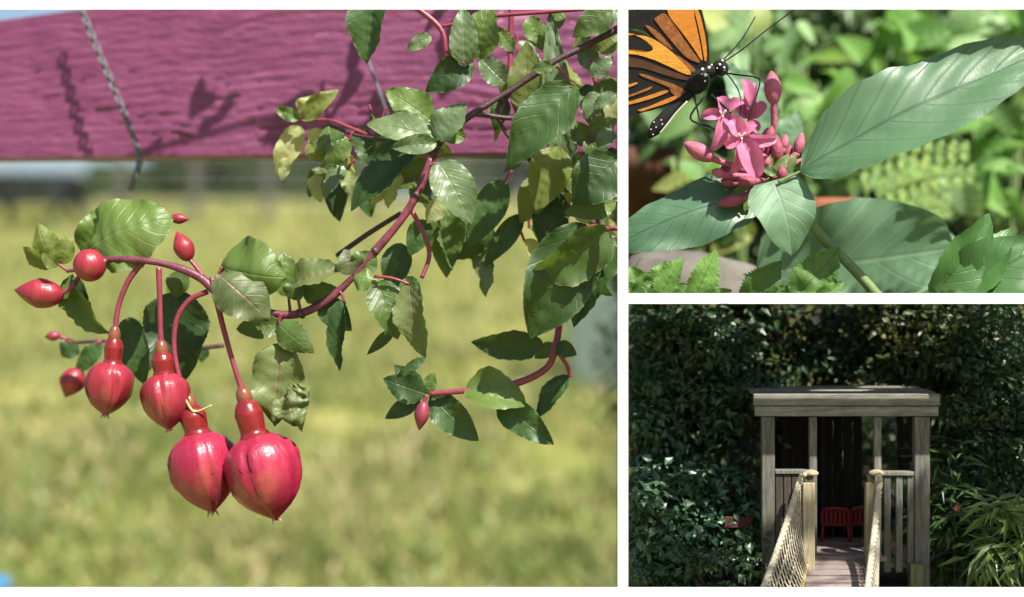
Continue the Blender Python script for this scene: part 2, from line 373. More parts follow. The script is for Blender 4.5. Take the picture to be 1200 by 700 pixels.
# grey-green bin on the lawn
binm = plain('grey_green_plastic', (.12, .165, .135), .45, .08, 3, .05)
by = 27.4; bb = P(715, 455, by); bb.z = lawn_z(by)
t = thing('garden_bin', 'tall grey green plastic garden bin standing on the lawn', 'bin', bb)
def frustum(c, w0, d0, w1, d1, h, bev=.06):
    bm = bmesh.new(); vs = [bm.verts.new((c[0]+sx*(w0 if k == 0 else w1)/2, c[1]+sy*(d0 if k == 0 else d1)/2, c[2]+k*h)) for k in (0, 1) for sx, sy in ((-1, -1), (1, -1), (1, 1), (-1, 1))]
    for q in ((3, 2, 1, 0), (4, 5, 6, 7), (0, 1, 5, 4), (1, 2, 6, 5), (2, 3, 7, 6), (3, 0, 4, 7)): bm.faces.new([vs[i] for i in q])
    bmesh.ops.bevel(bm, geom=bm.edges[:], offset=bev, segments=2, affect='EDGES', profile=.5); bm.verts.index_update()
    r = ([v.co.copy() for v in bm.verts], [tuple(v.index for v in q.verts) for q in bm.faces]); bm.free(); return r
mesh('body', *frustum(bb+Vector((0, .2, -.05)), 1.35, 1.2, 1.85, 1.6, 2.7), binm, t, smooth=False)
mesh('lid', *frustum(bb+Vector((0, .2, 2.66)), 1.98, 1.75, 1.7, 1.5, .28), binm, t, smooth=False)
for s in (-1, 1): mesh('wheel', *ellgeo(bb+Vector((s*.6, 1.0, .18)), (.1, 0, 0), .28, .28), plain('bin_wheel_rubber', (.02, .02, .02), .8), t)
# blue tub
blue = plain('blue_plastic', (.05, .24, .50), .4, .08, 5, .05)
y0 = 15.1; tc = P(-100, 690, y0); tc.z = lawn_z(y0)
t = thing('plastic_tub', 'round blue plastic tub lying on the sunny lawn', 'tub', tc)
prof = [(0, .0), (.66, .0), (.74, .03), (.86, .52), (.93, .54), (.94, .58), (.88, .59), (.82, .56), (.70, .06), (0, .05)]
V = []; Fc = []; S = 40
for r_, z_ in prof:
    for k in range(S): a = 6.2832*k/S; V.append((tc.x+r_*math.cos(a), tc.y+r_*math.sin(a), tc.z+z_*.5))
for i in range(len(prof)-1):
    for k in range(S): Fc.append((i*S+k, i*S+(k+1) % S, (i+1)*S+(k+1) % S, (i+1)*S+k))
mesh('tub_body', V, Fc, blue, t)
# ============================================================ painted beam with chain
def make_beam():
    x = N('magenta_paint'); v = x.coord((1, 1, 1)); f = x.noise(3, 5, .7, v); g = x.noise(16, 5, .7, x.coord((.35, 1, 1.6)))
    c = x.ramp(x.math('ADD', x.math('MULTIPLY', f, .5), x.math('MULTIPLY', g, .5)), [(.34, (.135, .026, .080)), (.5, (.185, .040, .108)), (.66, (.23, .062, .142))])
    x.l(c, x.b.inputs['Base Color']); x.b.inputs['Roughness'].default_value = .5
    x.bump(x.noise(40, 5, .7, x.coord((.3, 1, 1.5))), .5, .02)
    A = Vector(((-50-730)*6.5/K, 6.5, 0)); B = Vector((-.028, 5.9, 0)); nu, nv = 460, 110; rs = np.random.default_rng(11)
    s = np.linspace(0, 1, nu); zt = np.interp(s, [0, .07, 1], [1.245, 1.262, 1.50]); zb = np.interp(s, [0, 1], [.642, .612])
    S, Tt = np.meshgrid(s, np.linspace(0, 1, nv), indexing='ij')
    d = .55*(vnoise((nv, nu), (26, 14), rs)-.5)+.35*(vnoise((nv, nu), (48, 60), rs)-.5)+.2*(vnoise((nv, nu), (80, 160), rs)-.5)
    rip = np.sin((Tt.T*17+1.2*vnoise((nv, nu), (4, 12), rs))*6.283)*.5*vnoise((nv, nu), (7, 26), rs)
    D = (d*1.0+rip*(.15+.75*S.T)).T*.0075*np.clip(np.minimum(Tt, 1-Tt)*14, 0, 1)
    nrm = Vector((B.y-A.y, -(B.x-A.x), 0)).normalized()
    Z = zb[:, None]+(zt-zb)[:, None]*Tt
    V = np.stack([A.x+(B.x-A.x)*S+nrm.x*D, A.y+(B.y-A.y)*S+nrm.y*D, Z], -1).reshape(-1, 3)
    F = [tuple(q) for q in gridfaces(nu, nv).tolist()]
    n = len(V); q = Vector((-nrm.x, -nrm.y, 0)); bk = []
    for (p, a, b) in ((A, zb[0], zt[0]), (B, zb[-1], zt[-1])):
        for dd in (.002, .22):
            for zz in (a, b): bk.append(p+q*dd+Vector((0, 0, zz)))
    V = np.concatenate([V, np.array([tuple(k) for k in bk])]); F += [tuple(n+k for k in f) for f in ((0, 4, 5, 1), (2, 3, 7, 6), (0, 2, 6, 4), (1, 5, 7, 3), (0, 1, 3, 2), (4, 6, 7, 5))]
    t = thing('painted_beam', 'rough magenta painted timber beam above the lawn', 'beam', (B.x-1.3, 6.2, lawn_z(6.2)))
    o = mesh('plank', V, F, x.m, t)
    for px, y in ((-95, 6.6),):
        X = (px-730)*y/K; mesh('post', *boxgeo((X-.06, y-.06, lawn_z(y)-.2), (X+.1, y+.1, 1.3), .006), postm, t, smooth=False)
    mesh('post', *boxgeo((-.024, 5.93, lawn_z(5.9)-.2), (-.004, 6.1, 1.5), .003), postm, t, smooth=False)
make_beam()
chm = plain('dull_steel_chain', (.10, .10, .115), .45, .3, 30, .2)
def chain(label, pts, yd, ring, tick, wire=False):
    p = [P(a, b, c) for a, b, c in pts]; t = thing('hanging_chain', label, 'chain', p[0])
    sp = spline(p, 30); L = sum((sp[i+1]-sp[i]).length for i in range(len(sp)-1)); n = int(L/(ring*1.55)); cum = [0]
    for i in range(len(sp)-1): cum.append(cum[-1]+(sp[i+1]-sp[i]).length)
    def at(d):
        return Vector([float(np.interp(d, cum, [q[k] for q in sp])) for k in range(3)])
    V = []; F = []; S, Q = 16, 6
    for i in range(S):
        a = 6.2832*i/S; c = Vector((math.cos(a)*ring*.55, 0, math.sin(a)*ring)); e = Vector((math.cos(a), 0, math.sin(a)))
        for k in range(Q): b = 6.2832*k/Q; V.append(c+e*(tick*math.cos(b))+Vector((0, tick*math.sin(b), 0)))
    for i in range(S):
        for k in range(Q): F.append((i*Q+k, i*Q+(k+1) % Q, ((i+1) % S)*Q+(k+1) % Q, ((i+1) % S)*Q+k))
    o0 = mesh('chain_link', V, F, chm, t, origin=(0, 0, 0))
    for j in range(n):
        o = o0 if j == 0 else o0.copy()
        if j: COL.objects.link(o); o.parent = t
        d = (j+.5)*L/n; c = at(d); e = (at(min(L, d+.02))-at(max(0, d-.02))).normalized()
        o.location = c-t.location; q = e.to_track_quat('Z', 'Y'); q = q @ Matrix.Rotation(R(90*(j % 2)+25), 3, 'Z').to_quaternion()
        o.rotation_mode = 'QUATERNION'; o.rotation_quaternion = q
chain('dull steel chain slanting across the magenta beam and hanging below it', [(88, -8, 6.25), (110, 48, 6.2), (140, 120, 6.15), (162, 178, 6.13), (160, 200, 6.13), (152, 222, 6.13)], 6, .021, .0062)
t = thing('hanging_wire', 'thin dark wire slanting down the beam behind hanging leaf', 'wire', P(411, -8, 6.05))
tube('wire_strand', [P(411, -8, 5.95), P(428, 60, 5.92), P(446, 112, 5.9), (P(456, 140, 5.92))], .007, chm, t, 6, 6)
# ============================================================ fuchsia
FG = leafmat('fuchsia_leaf', (.084, .150, .034), (.16, .22, .10), (.15, .21, .10), .40, .34, spots=.3, var=.3, edge=(.16, .2, .09))
FD = leafmat('fuchsia_leaf_dark', (.034, .080, .020), (.09, .13, .06), (.10, .15, .07), .42, .3, var=.3, edge=(.12, .16, .07))
FY_ = leafmat('fuchsia_leaf_young_backlit', (.16, .22, .055), (.2, .1, .07), (.2, .26, .1), .42, .5, var=.2)  # young leaves; its yellow green also paints the glow of backlit ones
FS = leafmat('fuchsia_leaf_silver', (.115, .18, .085), (.2, .26, .15), (.2, .27, .15), .36, .25, var=.15)
FB = leafmat('fuchsia_leaf_scorched', (.095, .14, .045), (.26, .10, .10), (.15, .2, .1), .45, .2, var=.3, spots=.75, veinamt=.8)
FP = leafmat('fuchsia_leaf_pale', (.36, .42, .2), (.4, .45, .25), (.36, .42, .2), .45, .5, var=.15)
stem_p = plain('pink_stem_bark', (.17, .036, .062), .42, .45, 26, .25, sss=.05)
stem_d = plain('purple_brown_stem_bark', (.052, .022, .028), .5, .45, 26, .3)
def budmat(name, a, b, rough=.36):
    x = N(name); v = x.coord(); f = x.noise(5, 4, .6, v)
    g = x.n('ShaderNodeTexCoord'); s = x.n('ShaderNodeSeparateXYZ'); x.l(g.outputs['Generated'], s.inputs[0])
    c = x.ramp(x.math('ADD', x.math('MULTIPLY', f, .8), x.math('MULTIPLY', s.outputs[2], .25)), [(.32, a), (.72, b)])  # dark shade areas and a lighter top are put into the bud colour
    st = x.math('MULTIPLY', x.math('SUBTRACT', x.noise(3.2, 3, .5, v), .62, True), 7, True)
    c = x.mix(x.math('MULTIPLY', st, .55), c, (.30, .20, .06))
    x.l(c, x.b.inputs['Base Color']); x.b.inputs['Roughness'].default_value = rough; x.b.inputs['Specular IOR Level'].default_value = .55
    x.b.inputs['Subsurface Weight'].default_value = .06; x.b.inputs['Subsurface Radius'].default_value = (.05, .012, .012); x.b.inputs['Subsurface Scale'].default_value = .4
    x.bump(x.math('ADD', x.noise(9, 3, .6, x.coord((5, 5, .5))), x.math('MULTIPLY', x.noise(30, 4, .6, v), .5)), .35, .012); return x.m
calyx = budmat('crimson_calyx', (.11, .005, .012), (.31, .026, .042)); calyx2 = budmat('magenta_calyx', (.13, .005, .014), (.35, .02, .058))
tubem = plain('red_calyx_tube', (.17, .012, .014), .24, .25, 14, .1, .6, sss=.08)
ovary = plain('brown_ovary', (.17, .055, .03), .22, .3, 20, .1, .6)
petpink = plain('pink_pedicel', (.21, .032, .055), .4, .2, 20, .15, sss=.08)
tipm = plain('dry_sepal_tip', (.33, .2, .12), .7, .3, 40, .2)
def bulb(parent, neck, tip, wpx, y, mat, ph=0.4, name='flower_bud'):
    A = P(*neck, y); T = P(*tip, y); ax = (T-A); L = ax.length; e = ax.normalized()
    s = Vector((0, -1, 0)); s = (s-e*s.dot(e)).normalized(); q = s.cross(e); Rr = U(wpx*.97, y)/2
    t_ = [0, .05, .12, .2, .3, .4, .5, .6, .7, .79, .86, .92, .96, 1]; r_ = [.40, .62, .83, .94, .99, 1, .975, .91, .80, .64, .47, .29, .14, .03]
    S = 48; V = []; F = []
    for t, r in zip(t_, r_):
        for k in range(S):
            a = 6.2832*k/S; g = ((a+ph+.32*mnoise.noise((ph*7+round((a+ph)/(math.pi/2))*2.3, t*3.2, 1.7))*min(1, t*4)) % (math.pi/2))-math.pi/4
            seam = math.exp(-(g/.10)**2)*.21-math.exp(-((abs(g)-.17)/.09)**2)*.055
            lump = .05*mnoise.noise((math.cos(a)*1.5+ph*5, math.sin(a)*1.5, t*3))+.035*mnoise.noise((math.cos(a)*5+ph*5, math.sin(a)*5, t*4))
            rr = Rr*r*(1+(seam*-1.0+.03*math.cos(4*g))*min(1, t*5)*(1 if t < .9 else .4)+lump)
            V.append(A+e*(L*t)+s*(rr*math.cos(a))+q*(rr*math.sin(a)))
    for i in range(len(t_)-1):
        for k in range(S): F.append((i*S+k, i*S+(k+1) % S, (i+1)*S+(k+1) % S, (i+1)*S+k))
    o = mesh(name, V, F, mat, parent)
    g = []
    for k in range(4):
        a = math.pi/2*k+.5-ph; d = s*math.cos(a)+q*math.sin(a); b = A+e*(L*.95)+d*Rr*.07
        g.append(tubegeo([b, b+e*L*.04+d*Rr*.05, b+e*L*(.07+.02*(k % 2))+d*Rr*.10], [U(2.2, y), U(.5, y)], 5, 2))
    mesh('sepal_tip', *join(g), tipm, o)
    return o, e
def hangbud(parent, ped, ov, neck, tip, w, y, mat, tw, ph=.4, ow=16):
    o, e = bulb(parent, neck, tip, w, y, mat, ph)
    tube('pedicel', [P(a, b, (c[0] if c else y)) for a, b, *c in ped]+[P(*ov, y)], [U(3.6), U(3.0), U(3.4)], petpink, o, 8, 6)
    O = P(*ov, y); Nk = P(*neck, y); d = (Nk-O)
    mesh('ovary', *ellgeo(O+d*.08, d.normalized()*U(13), U(ow*.44), lat=10, lon=14), ovary, o)
    tube('calyx_tube', [O+d*.16, O+d*.34, O+d*.58, O+d*.85, Nk+e*U(3)], [U(ow*.40), U(tw*.42), U(tw*.5), U(tw*.47), U(tw*.44), U(w*.24)], tubem, o, 16, 5)
    return o
def smallbud(parent, b, t, w, y, mat, ped=None, name='small_bud', point=1.0):
    B = P(*b, y); T = P(*t, y); o = mesh(name, *ellgeo((B+T)/2, (T-B)/2, U(w, y)/2, lat=12, lon=16, point=point), mat, parent)
    if ped: tube('pedicel', [P(*q, y) for q in ped]+[B+(T-B)*.1], U(2.6, y), petpink, o, 7, 5)
    return o
# main branch with the hanging buds
fb = thing('fuchsia_branch', 'arching fuchsia branch with four fat crimson buds hanging from its end', 'branch', P(722, 35, 5.05))
tube('stem', [P(735, 28, 5.06), P(690, 52, 5.05), P(650, 72, 5.03), P(600, 105, 5.02), P(555, 133, 5.0), P(520, 162, 5), P(503, 190, 5)], [U(4.2), U(3.6), U(4.2), U(3.8)], stem_d, fb, 10, 8, .25)
tube('stem', [P(505, 186, 5), P(490, 225, 4.99), P(470, 258, 4.99), P(440, 294, 4.99), P(415, 325, 4.99)], [U(4.4), U(5.0), U(4.6)], stem_p, fb, 10, 8, .2)
tube('stem', [P(418, 321, 4.99), P(385, 351, 4.99), P(350, 368, 4.99), P(318, 367, 4.99), P(285, 355, 4.98), P(258, 345, 4.98), P(235, 326, 4.98), P(205, 313, 4.98), P(164, 305, 4.98), P(120, 305, 4.99), P(95, 315, 5.0), P(78, 318, 5)], [U(4.6), U(5.6), U(5.2), U(5.4), U(4.4), U(3.4), U(2.2)], plain('maroon_stem_bark', (.12, .028, .045), .4, .45, 22, .3), fb, 10, 8, .3)
for (a, b, w) in ((488, 228, 7.4), (440, 294, 7), (352, 368, 8.6), (240, 330, 8), (166, 306, 7), (512, 172, 6)):   # swollen nodes
    mesh('node', *ellgeo(P(a, b, 4.985), (U(3), 0, U(2.4)), U(w*.82), lat=8, lon=10), stem_d, fb)
hangbud(fb, [(166, 308), (150, 330), (139, 358), (135, 385)], (134, 391), (132, 425), (123, 488), 54, 5.0, calyx, 22, .2)
hangbud(fb, [(186, 314), (187, 345), (188, 385)], (189, 408), (192, 438), (198, 505), 55, 4.97, calyx, 26, .75, 18)
hangbud(fb, [(243, 342), (222, 352), (207, 375), (204, 410), (212, 450)], (221, 470), (231, 508), (249, 602), 77, 4.99, calyx2, 32, .35, 20)
hangbud(fb, [(248, 325), (258, 370), (270, 415), (281, 450)], (285, 461), (298, 511), (324, 610), 88, 4.93, calyx2, 33, .95, 21)
tube('dry_style', [P(214, 462, 4.95), P(224, 480, 4.95), P(232, 482, 4.95), P(248, 475, 4.95)], [U(1.6), U(1)], plain('dry_yellow_style', (.42, .36, .14), .7), fb, 6, 4)
smallbud(fb, (74, 347), (16, 340), 36, 5.02, calyx, [(95, 318), (86, 335)])
smallbud(fb, (109, 330), (101, 292), 37, 4.95, calyx, [(124, 304)], point=0)
smallbud(fb, (222, 306), (207, 271), 24, 4.99, calyx, [(244, 332), (232, 316)])
smallbud(fb, (199, 256), (222, 257), 13, 5.12, calyx)
def LF(p, b, t, w, m, y=5.0, **k): return leaf(p, b, t, w, y, m, **k)
L = [((104, 292), (203, 256), 92, FG, 5.04, dict(b=.6, curl=1.4, fold=-.25, ruf=.05, roll=-15, pet=(125, 306))),
 ((104, 300), (125, 238), 46, FG, 5.1, dict(curl=.8, roll=20)),
 ((66, 310), (44, 261), 34, FY_, 5.02, dict(curl=1.2, fold=-.3, pet=(80, 318))), ((64, 308), (27, 290), 28, FY_, 5.0, dict(curl=.9, roll=-30)), ((70, 309), (80, 274), 24, FY_, 5.03, dict(curl=1, roll=30)), ((68, 312), (50, 296), 18, FY_, 4.97, dict(curl=1)),
 ((84, 322), (130, 392), 46, FG, 5.08, dict(curl=.9, fold=.5, roll=35)), ((80, 325), (100, 378), 36, FD, 5.1, dict(curl=.6)),
 ((206, 342), (216, 447), 78, FD, 5.14, dict(curl=.5, fold=.3, wave=.25, pet=(212, 318))), ((150, 372), (170, 452), 40, FD, 5.28, dict(curl=.5)),
 ((213, 318), (205, 350), 28, FG, 5.1, dict(curl=.5)),
 ((258, 312), (336, 326), 84, FG, 4.92, dict(b=.62, curl=1.3, fold=-.35, ruf=.05, roll=10, pet=(252, 335))),
 ((256, 322), (316, 376), 60, FB, 4.89, dict(b=.65, curl=1.2, fold=-.2, ruf=.06, roll=-15, pet=(250, 335))),
 ((338, 348), (331, 294), 34, FG, 5.02, dict(curl=.8, roll=20, pet=(340, 366))), ((352, 336), (364, 303), 30, FG, 5.03, dict(curl=.7)),
 ((346, 334), (402, 318), 40, FB, 4.97, dict(curl=1.0, fold=.5, roll=-35, pet=(352, 364))), ((354, 340), (396, 338), 34, FD, 4.99, dict(curl=.9, roll=25)), ((340, 350), (352, 330), 26, FG, 4.96, dict(curl=.9)),
 ((328, 380), (277, 386), 30, FG, 4.97, dict(curl=.7, fold=.4, pet=(330, 368))), ((325, 379), (368, 414), 36, FG, 4.95, dict(curl=.9, fold=-.2, ruf=.03, pet=(330, 368))),
 ((331, 402), (322, 500), 62, FB, 4.99, dict(curl=.5, fold=.35, ruf=.10, wave=.3, pet=(330, 372))), ((336, 456), (352, 503), 42, FB, 4.93, dict(curl=2.2, fold=-.3, ruf=.28)), ((344, 470), (361, 452), 30, FB, 4.92, dict(curl=2.0, fold=-.3, ruf=.3)),
 ((414, 326), (444, 332), 30, FG, 4.95, dict(curl=1.2, fold=-.3, roll=-20)), ((412, 322), (404, 292), 32, FB, 4.98, dict(curl=.9, roll=20)), ((420, 318), (440, 296), 34, FG, 4.99, dict(curl=1)),
 ((378, 352), (412, 388), 34, FD, 5.02, dict(curl=.5, pet=(388, 348))), ((404, 352), (398, 435), 30, FD, 4.98, dict(curl=.8, fold=.6, roll=30, tipcurl=-.6, pet=(398, 342))),
 ((442, 330), (466, 398), 44, FG, 4.96, dict(curl=.9, fold=.25, roll=-18, pet=(420, 323))), ((480, 330), (499, 420), 42, FB, 4.93, dict(curl=.7, fold=.4, roll=22, pet=(438, 324))), ((474, 326), (492, 352), 24, FG, 4.97, dict(curl=.8)),
 ((462, 386), (430, 416), 14, FD, 5.05, dict(curl=.4)), ((498, 419), (464, 443), 12, FD, 5.0, dict(curl=.6)),
 ((514, 190), (553, 264), 50, FS, 4.93, dict(curl=.8, fold=.25, roll=-15, pet=(503, 195))), ((512, 164), (547, 122), 42, FS, 4.96, dict(curl=.5, fold=.3, roll=-20)), ((510, 160), (429, 146), 40, FS, 4.97, dict(curl=.6, fold=.2, roll=20)),
 ((512, 168), (458, 173), 24, FS, 4.92, dict(curl=.8, fold=.4)), ((506, 142), (452, 106), 44, FG, 5.03, dict(curl=.7, roll=15)), ((492, 164), (411, 248), 50, FD, 5.06, dict(curl=.5, fold=.3, roll=25)),
 ((545, 162), (510, 150), 24, FG, 5.0, dict(curl=.5)),
 ((674, 101), (594, 196), 62, FD, 4.92, dict(curl=.6, fold=.3, roll=10, wave=.2, pet=(652, 78))), ((648, 78), (622, 82), 16, FG, 4.95, dict(curl=.5)),
 ((500, 258), (480, 300), 30, FD, 5.12, dict(curl=.4)), ((470, 285), (458, 345), 36, FD, 5.2, dict(curl=.4)),
 ((525, 228), (523, 326), 46, FG, 5.3, dict(curl=.4)), ((592, 212), (546, 293), 40, FD, 5.16, dict(curl=.4, pet=(600, 200))), ((612, 252), (567, 313), 26, FD, 5.24, dict(curl=.6)),
 ((450, 215), (436, 240), 20, FP, 5.1, dict(curl=.6)), ((470, 205), (455, 245), 30, FP, 5.12, dict(curl=.8, roll=40)), ((520, 235), (500, 262), 24, FP, 5.1, dict(curl=.6))]
for b, t, w, m, y, k in L:
    leaf(fb, b, t, w, y, m, petmat=petpink, **k)
tube('twig', [P(483, 248, 5), P(497, 275, 5), P(503, 300, 5.0), P(494, 326, 4.98)], [U(3), U(2.4)], petpink, fb, 8, 6)
tube('twig', [P(470, 250, 5.2), P(430, 275, 5.22), P(395, 300, 5.25)], [U(3), U(3.4)], stem_d, fb, 8, 5)
tube('twig', [P(600, 105, 5.02), P(585, 140, 5.05), P(612, 178, 5.08), P(640, 205, 5.12), P(665, 222, 5.14), P(735, 240, 5.14)], [U(2.4), U(3.2)], stem_d, fb, 8, 6)
tube('twig', [P(555, 133, 5.0), P(590, 138, 5.03), P(618, 140, 5.06), P(648, 150, 5.08)], [U(3.4), U(2)], stem_d, fb, 8, 5)
tube('twig', [P(508, 180, 5), P(450, 165, 5.1), P(415, 158, 5.18), P(385, 146, 5.25)], [U(2.4), U(2.4)], stem_d, fb, 8, 5)
# sprig swinging free in front of the beam
fs = thing('fuchsia_sprig', 'pale sunlit fuchsia sprig hanging in front of the magenta beam', 'branch', P(455, 168, 5.3))
tube('twig', [P(455, 168, 5.32), P(415, 152, 5.36), P(385, 141, 5.38), P(352, 142, 5.4)], [U(2.6), U(2.2)], petpink, fs, 8, 5)
tube('twig', [P(415, 152, 5.36), P(398, 178, 5.38), P(376, 196, 5.4)], [U(2), U(1.6)], petpink, fs, 8, 5)
for b, t, w, m, k in [((352, 148), (324, 208), 30, FP, {}), ((338, 185), (330, 212), 16, FP, {}), ((354, 140), (397, 105), 24, FY_, {}), ((356, 138), (372, 112), 30, FP, {}), ((350, 140), (322, 126), 16, FG, {}), ((350, 150), (342, 186), 24, FG, dict(roll=50)),
    ((372, 150), (372, 186), 20, FP, {}), ((386, 148), (402, 212), 34, FG, {}), ((398, 165), (420, 208), 26, FP, dict(roll=40)), ((405, 160), (384, 196), 24, FP, {}), ((380, 196), (362, 232), 22, FG, {}), ((370, 205), (376, 238), 20, FP, {}), ((392, 200), (398, 260), 30, FD, {}), ((410, 200), (412, 232), 22, FP, {}),
    ((362, 168), (380, 190), 22, FY_, {}), ((420, 150), (440, 200), 26, FD, {}), ((425, 205), (435, 255), 30, FD, {})]:
    leaf(fs, b, t, w, 5.36+random.uniform(-.06, .1), m, curl=random.uniform(.6, 1.2), fold=.3, wave=.3, **k)
# lower sprig
ls = thing('fuchsia_sprig', 'short fuchsia side shoot with one small pink bud above the lawn', 'branch', P(668, 378, 5.15))
tube('stem', [P(700, 262, 5.16), P(672, 300, 5.16), P(658, 345, 5.15), P(655, 382, 5.14), P(651, 405, 5.12), P(640, 432, 5.12), P(600, 451, 5.12), P(545, 458, 5.12), P(503, 462, 5.12)], [U(3.2), U(4), U(4.4), U(3.2)], petpink, ls, 8, 6, .2)
tube('twig', [P(651, 410, 5.12), P(664, 428, 5.14), P(668, 442, 5.15)], U(2.6), petpink, ls, 8, 4)
for b, t, w, m, k in [((546, 456), (617, 476), 50, FG, dict(curl=1, fold=.5, roll=-30)), ((584, 468), (649, 521), 38, FD, dict(curl=.6, fold=.4, wave=.3)), ((505, 464), (561, 517), 40, FD, dict(fold=.3)), ((499, 462), (449, 444), 36, FD, {}), ((492, 466), (451, 491), 22, FD, {}), ((499, 462), (509, 436), 18, FG, {}), ((494, 458), (462, 428), 26, FD, {}),
    ((666, 440), (628, 492), 28, FD, dict(roll=30)), ((636, 402), (552, 401), 38, FD, dict(fold=.3, roll=-20)), ((650, 404), (626, 420), 18, FG, {}), ((652, 404), (676, 416), 20, FD, {}), ((648, 400), (664, 420), 16, FG, {}), ((505, 462), (522, 480), 16, FG, {})]:
    leaf(ls, b, t, w, 5.12+random.uniform(-.03, .06), m, **k)
smallbud(ls, (497, 470), (491, 505), 18, 5.08, petpink, [(500, 463)])
# far, blurred sprig
bs = thing('fuchsia_sprig', 'blurred drooping fuchsia sprig with a dark red bud behind the hanging buds', 'branch', P(225, 410, 5.5))
tube('stem', [P(262, 405, 5.6), P(225, 408, 5.6), P(180, 402, 5.62), P(120, 400, 5.62), P(85, 402, 5.62)], [U(3), U(2.2)], stem_d, bs, 8, 5)
smallbud(bs, (92, 432), (76, 466), 30, 5.6, calyx, [(118, 400), (102, 412)]); smallbud(bs, (70, 393), (52, 395), 12, 5.6, petpink, [(85, 402)])
for b, t, w, m in [((120, 402), (88, 440), 22, FD), ((90, 402), (72, 418), 26, FD), ((180, 402), (150, 440), 40, FD), ((210, 408), (212, 432), 30, FD), ((150, 400), (165, 376), 22, FG), ((215, 345), (200, 325), 30, FG), ((240, 405), (236, 425), 16, FD)]:
    leaf(bs, b, t, w, 5.6, m)
# leafy tangle by the mullion
fr2 = thing('fuchsia_branch', 'crowded leafy fuchsia branch with large dark leaves beside the white mullion', 'branch', P(724, 200, 5.1))
tube('stem', [P(736, 268, 5.0), P(712, 268, 5.0), P(690, 262, 5.0)], U(2.5), petpink, fr2, 7, 4)
tube('stem', [P(600, 0, 5.2), P(598, 60, 5.2), P(602, 120, 5.18), P(640, 205, 5.14)], [U(3.6), U(3)], petpink, fr2, 8, 6)
tube('stem', [P(478, 2, 5.12), P(515, 32, 5.12), P(522, 60, 5.12), P(521, 84, 5.14)], [U(4), U(2.4)], petpink, fr2, 8, 5)
tube('stem', [P(515, 32, 5.12), P(570, 20, 5.12), P(640, 14, 5.12), P(736, 6, 5.12)], [U(2), U(3)], petpink, fr2, 7, 5)
tube('stem', [P(736, 330, 5.1), P(712, 300, 5.1), P(690, 200, 5.1), P(700, 120, 5.1), P(692, 60, 5.1), P(702, 4, 5.1)], [U(3), U(2.6)], petpink, fr2, 8, 6)
tube('twig', [P(690, 200, 5.1), P(670, 205, 5.1), P(648, 224, 5.1)], U(2.2), petpink, fr2, 7, 4)
for b, t, w, m, y, k in [((619, 134), (617, 48), 46, FY_, 5.16, dict(curl=.4)), ((664, 226), (644, 8), 38, FS, 5.14, dict(curl=.3, fold=.15)), ((656, 172), (628, 248), 50, FY_, 5.1, dict(curl=.5, fold=.2)),
    ((554, 72), (499, 108), 40, FD, 5.05, dict(curl=.7)), ((545, 78), (543, 6), 34, FS, 5.02, dict(curl=.6, pet=(522, 60))), ((562, 70), (576, 4), 52, FG, 5.04, dict(curl=.7, roll=-25)), ((440, -6), (430, 75), 50, FD, 5.02, dict(curl=.3, fold=.5, roll=20)),
    ((592, 98), (560, 66), 30, FS, 5.1, dict(curl=.5)), ((505, 42), (476, 60), 18, FS, 5.1, {}), ((722, 8), (671, 44), 36, FG, 5.03, {}), ((724, 186), (671, 240), 62, FD, 4.98, dict(fold=.2)), ((722, 238), (660, 250), 30, FG, 5.06, {}),
    ((684, 262), (621, 397), 84, FD, 4.97, dict(curl=.7, fold=.2, ruf=.04, roll=-10, a=.8, pet=(712, 268))), ((711, 268), (620, 322), 66, FG, 4.92, dict(curl=.9, fold=.45, roll=-35, pet=(724, 268))), ((724, 290), (672, 384), 46, FD, 4.98, dict(curl=.5, fold=.4, roll=30)),
    ((700, 76), (676, 60), 26, FS, 5.1, {}), ((700, 120), (722, 92), 28, FG, 5.1, {}), ((704, 110), (684, 140), 26, FS, 5.06, {}), ((690, 150), (724, 140), 30, FS, 5.08, dict(roll=40)), ((690, 160), (706, 196), 24, FG, 5.1, {}), ((700, 60), (724, 40), 26, FY_, 5.12, {}),
    ((690, 170), (672, 142), 26, FG, 5.12, {}), ((694, 90), (718, 66), 22, FS, 5.05, {}), ((705, 148), (680, 112), 24, FS, 5.12, {}), ((640, 205), (610, 262), 40, FY_, 5.18, {}), ((650, 224), (640, 300), 44, FD, 5.2, {}), ((668, 205), (682, 232), 22, FG, 5.1, {}),
    ((602, 60), (580, 30), 18, FG, 5.15, {}), ((600, 90), (588, 118), 20, FG, 5.18, {}), ((640, 208), (664, 188), 20, FG, 5.15, {}), ((716, 150), (700, 178), 20, FS, 5.04, {}), ((722, 110), (694, 128), 18, FS, 5.03, {}), ((620, 20), (636, 60), 26, FG, 5.2, {}), ((660, 14), (640, 44), 18, FG, 5.16, {})]:
    kk = dict(curl=random.uniform(.4, .9), petmat=petpink); kk.update(k); leaf(fr2, b, t, w, y, m, **kk)
rs = np.random.default_rng(12)
for k in range(22):
    a = (rs.uniform(672, 722), rs.uniform(40, 330)); q = rs.uniform(0, 6.28); l_ = rs.uniform(18, 36)
    b = (min(724, a[0]+l_*math.cos(q)), a[1]+l_*math.sin(q)); leaf(fr2, a, b, l_*.55, rs.uniform(5.08, 5.3), [FS, FG, FD, FY_, FP][int(rs.integers(5))], roll=rs.uniform(-60, 60), curl=rs.uniform(.4, 1))
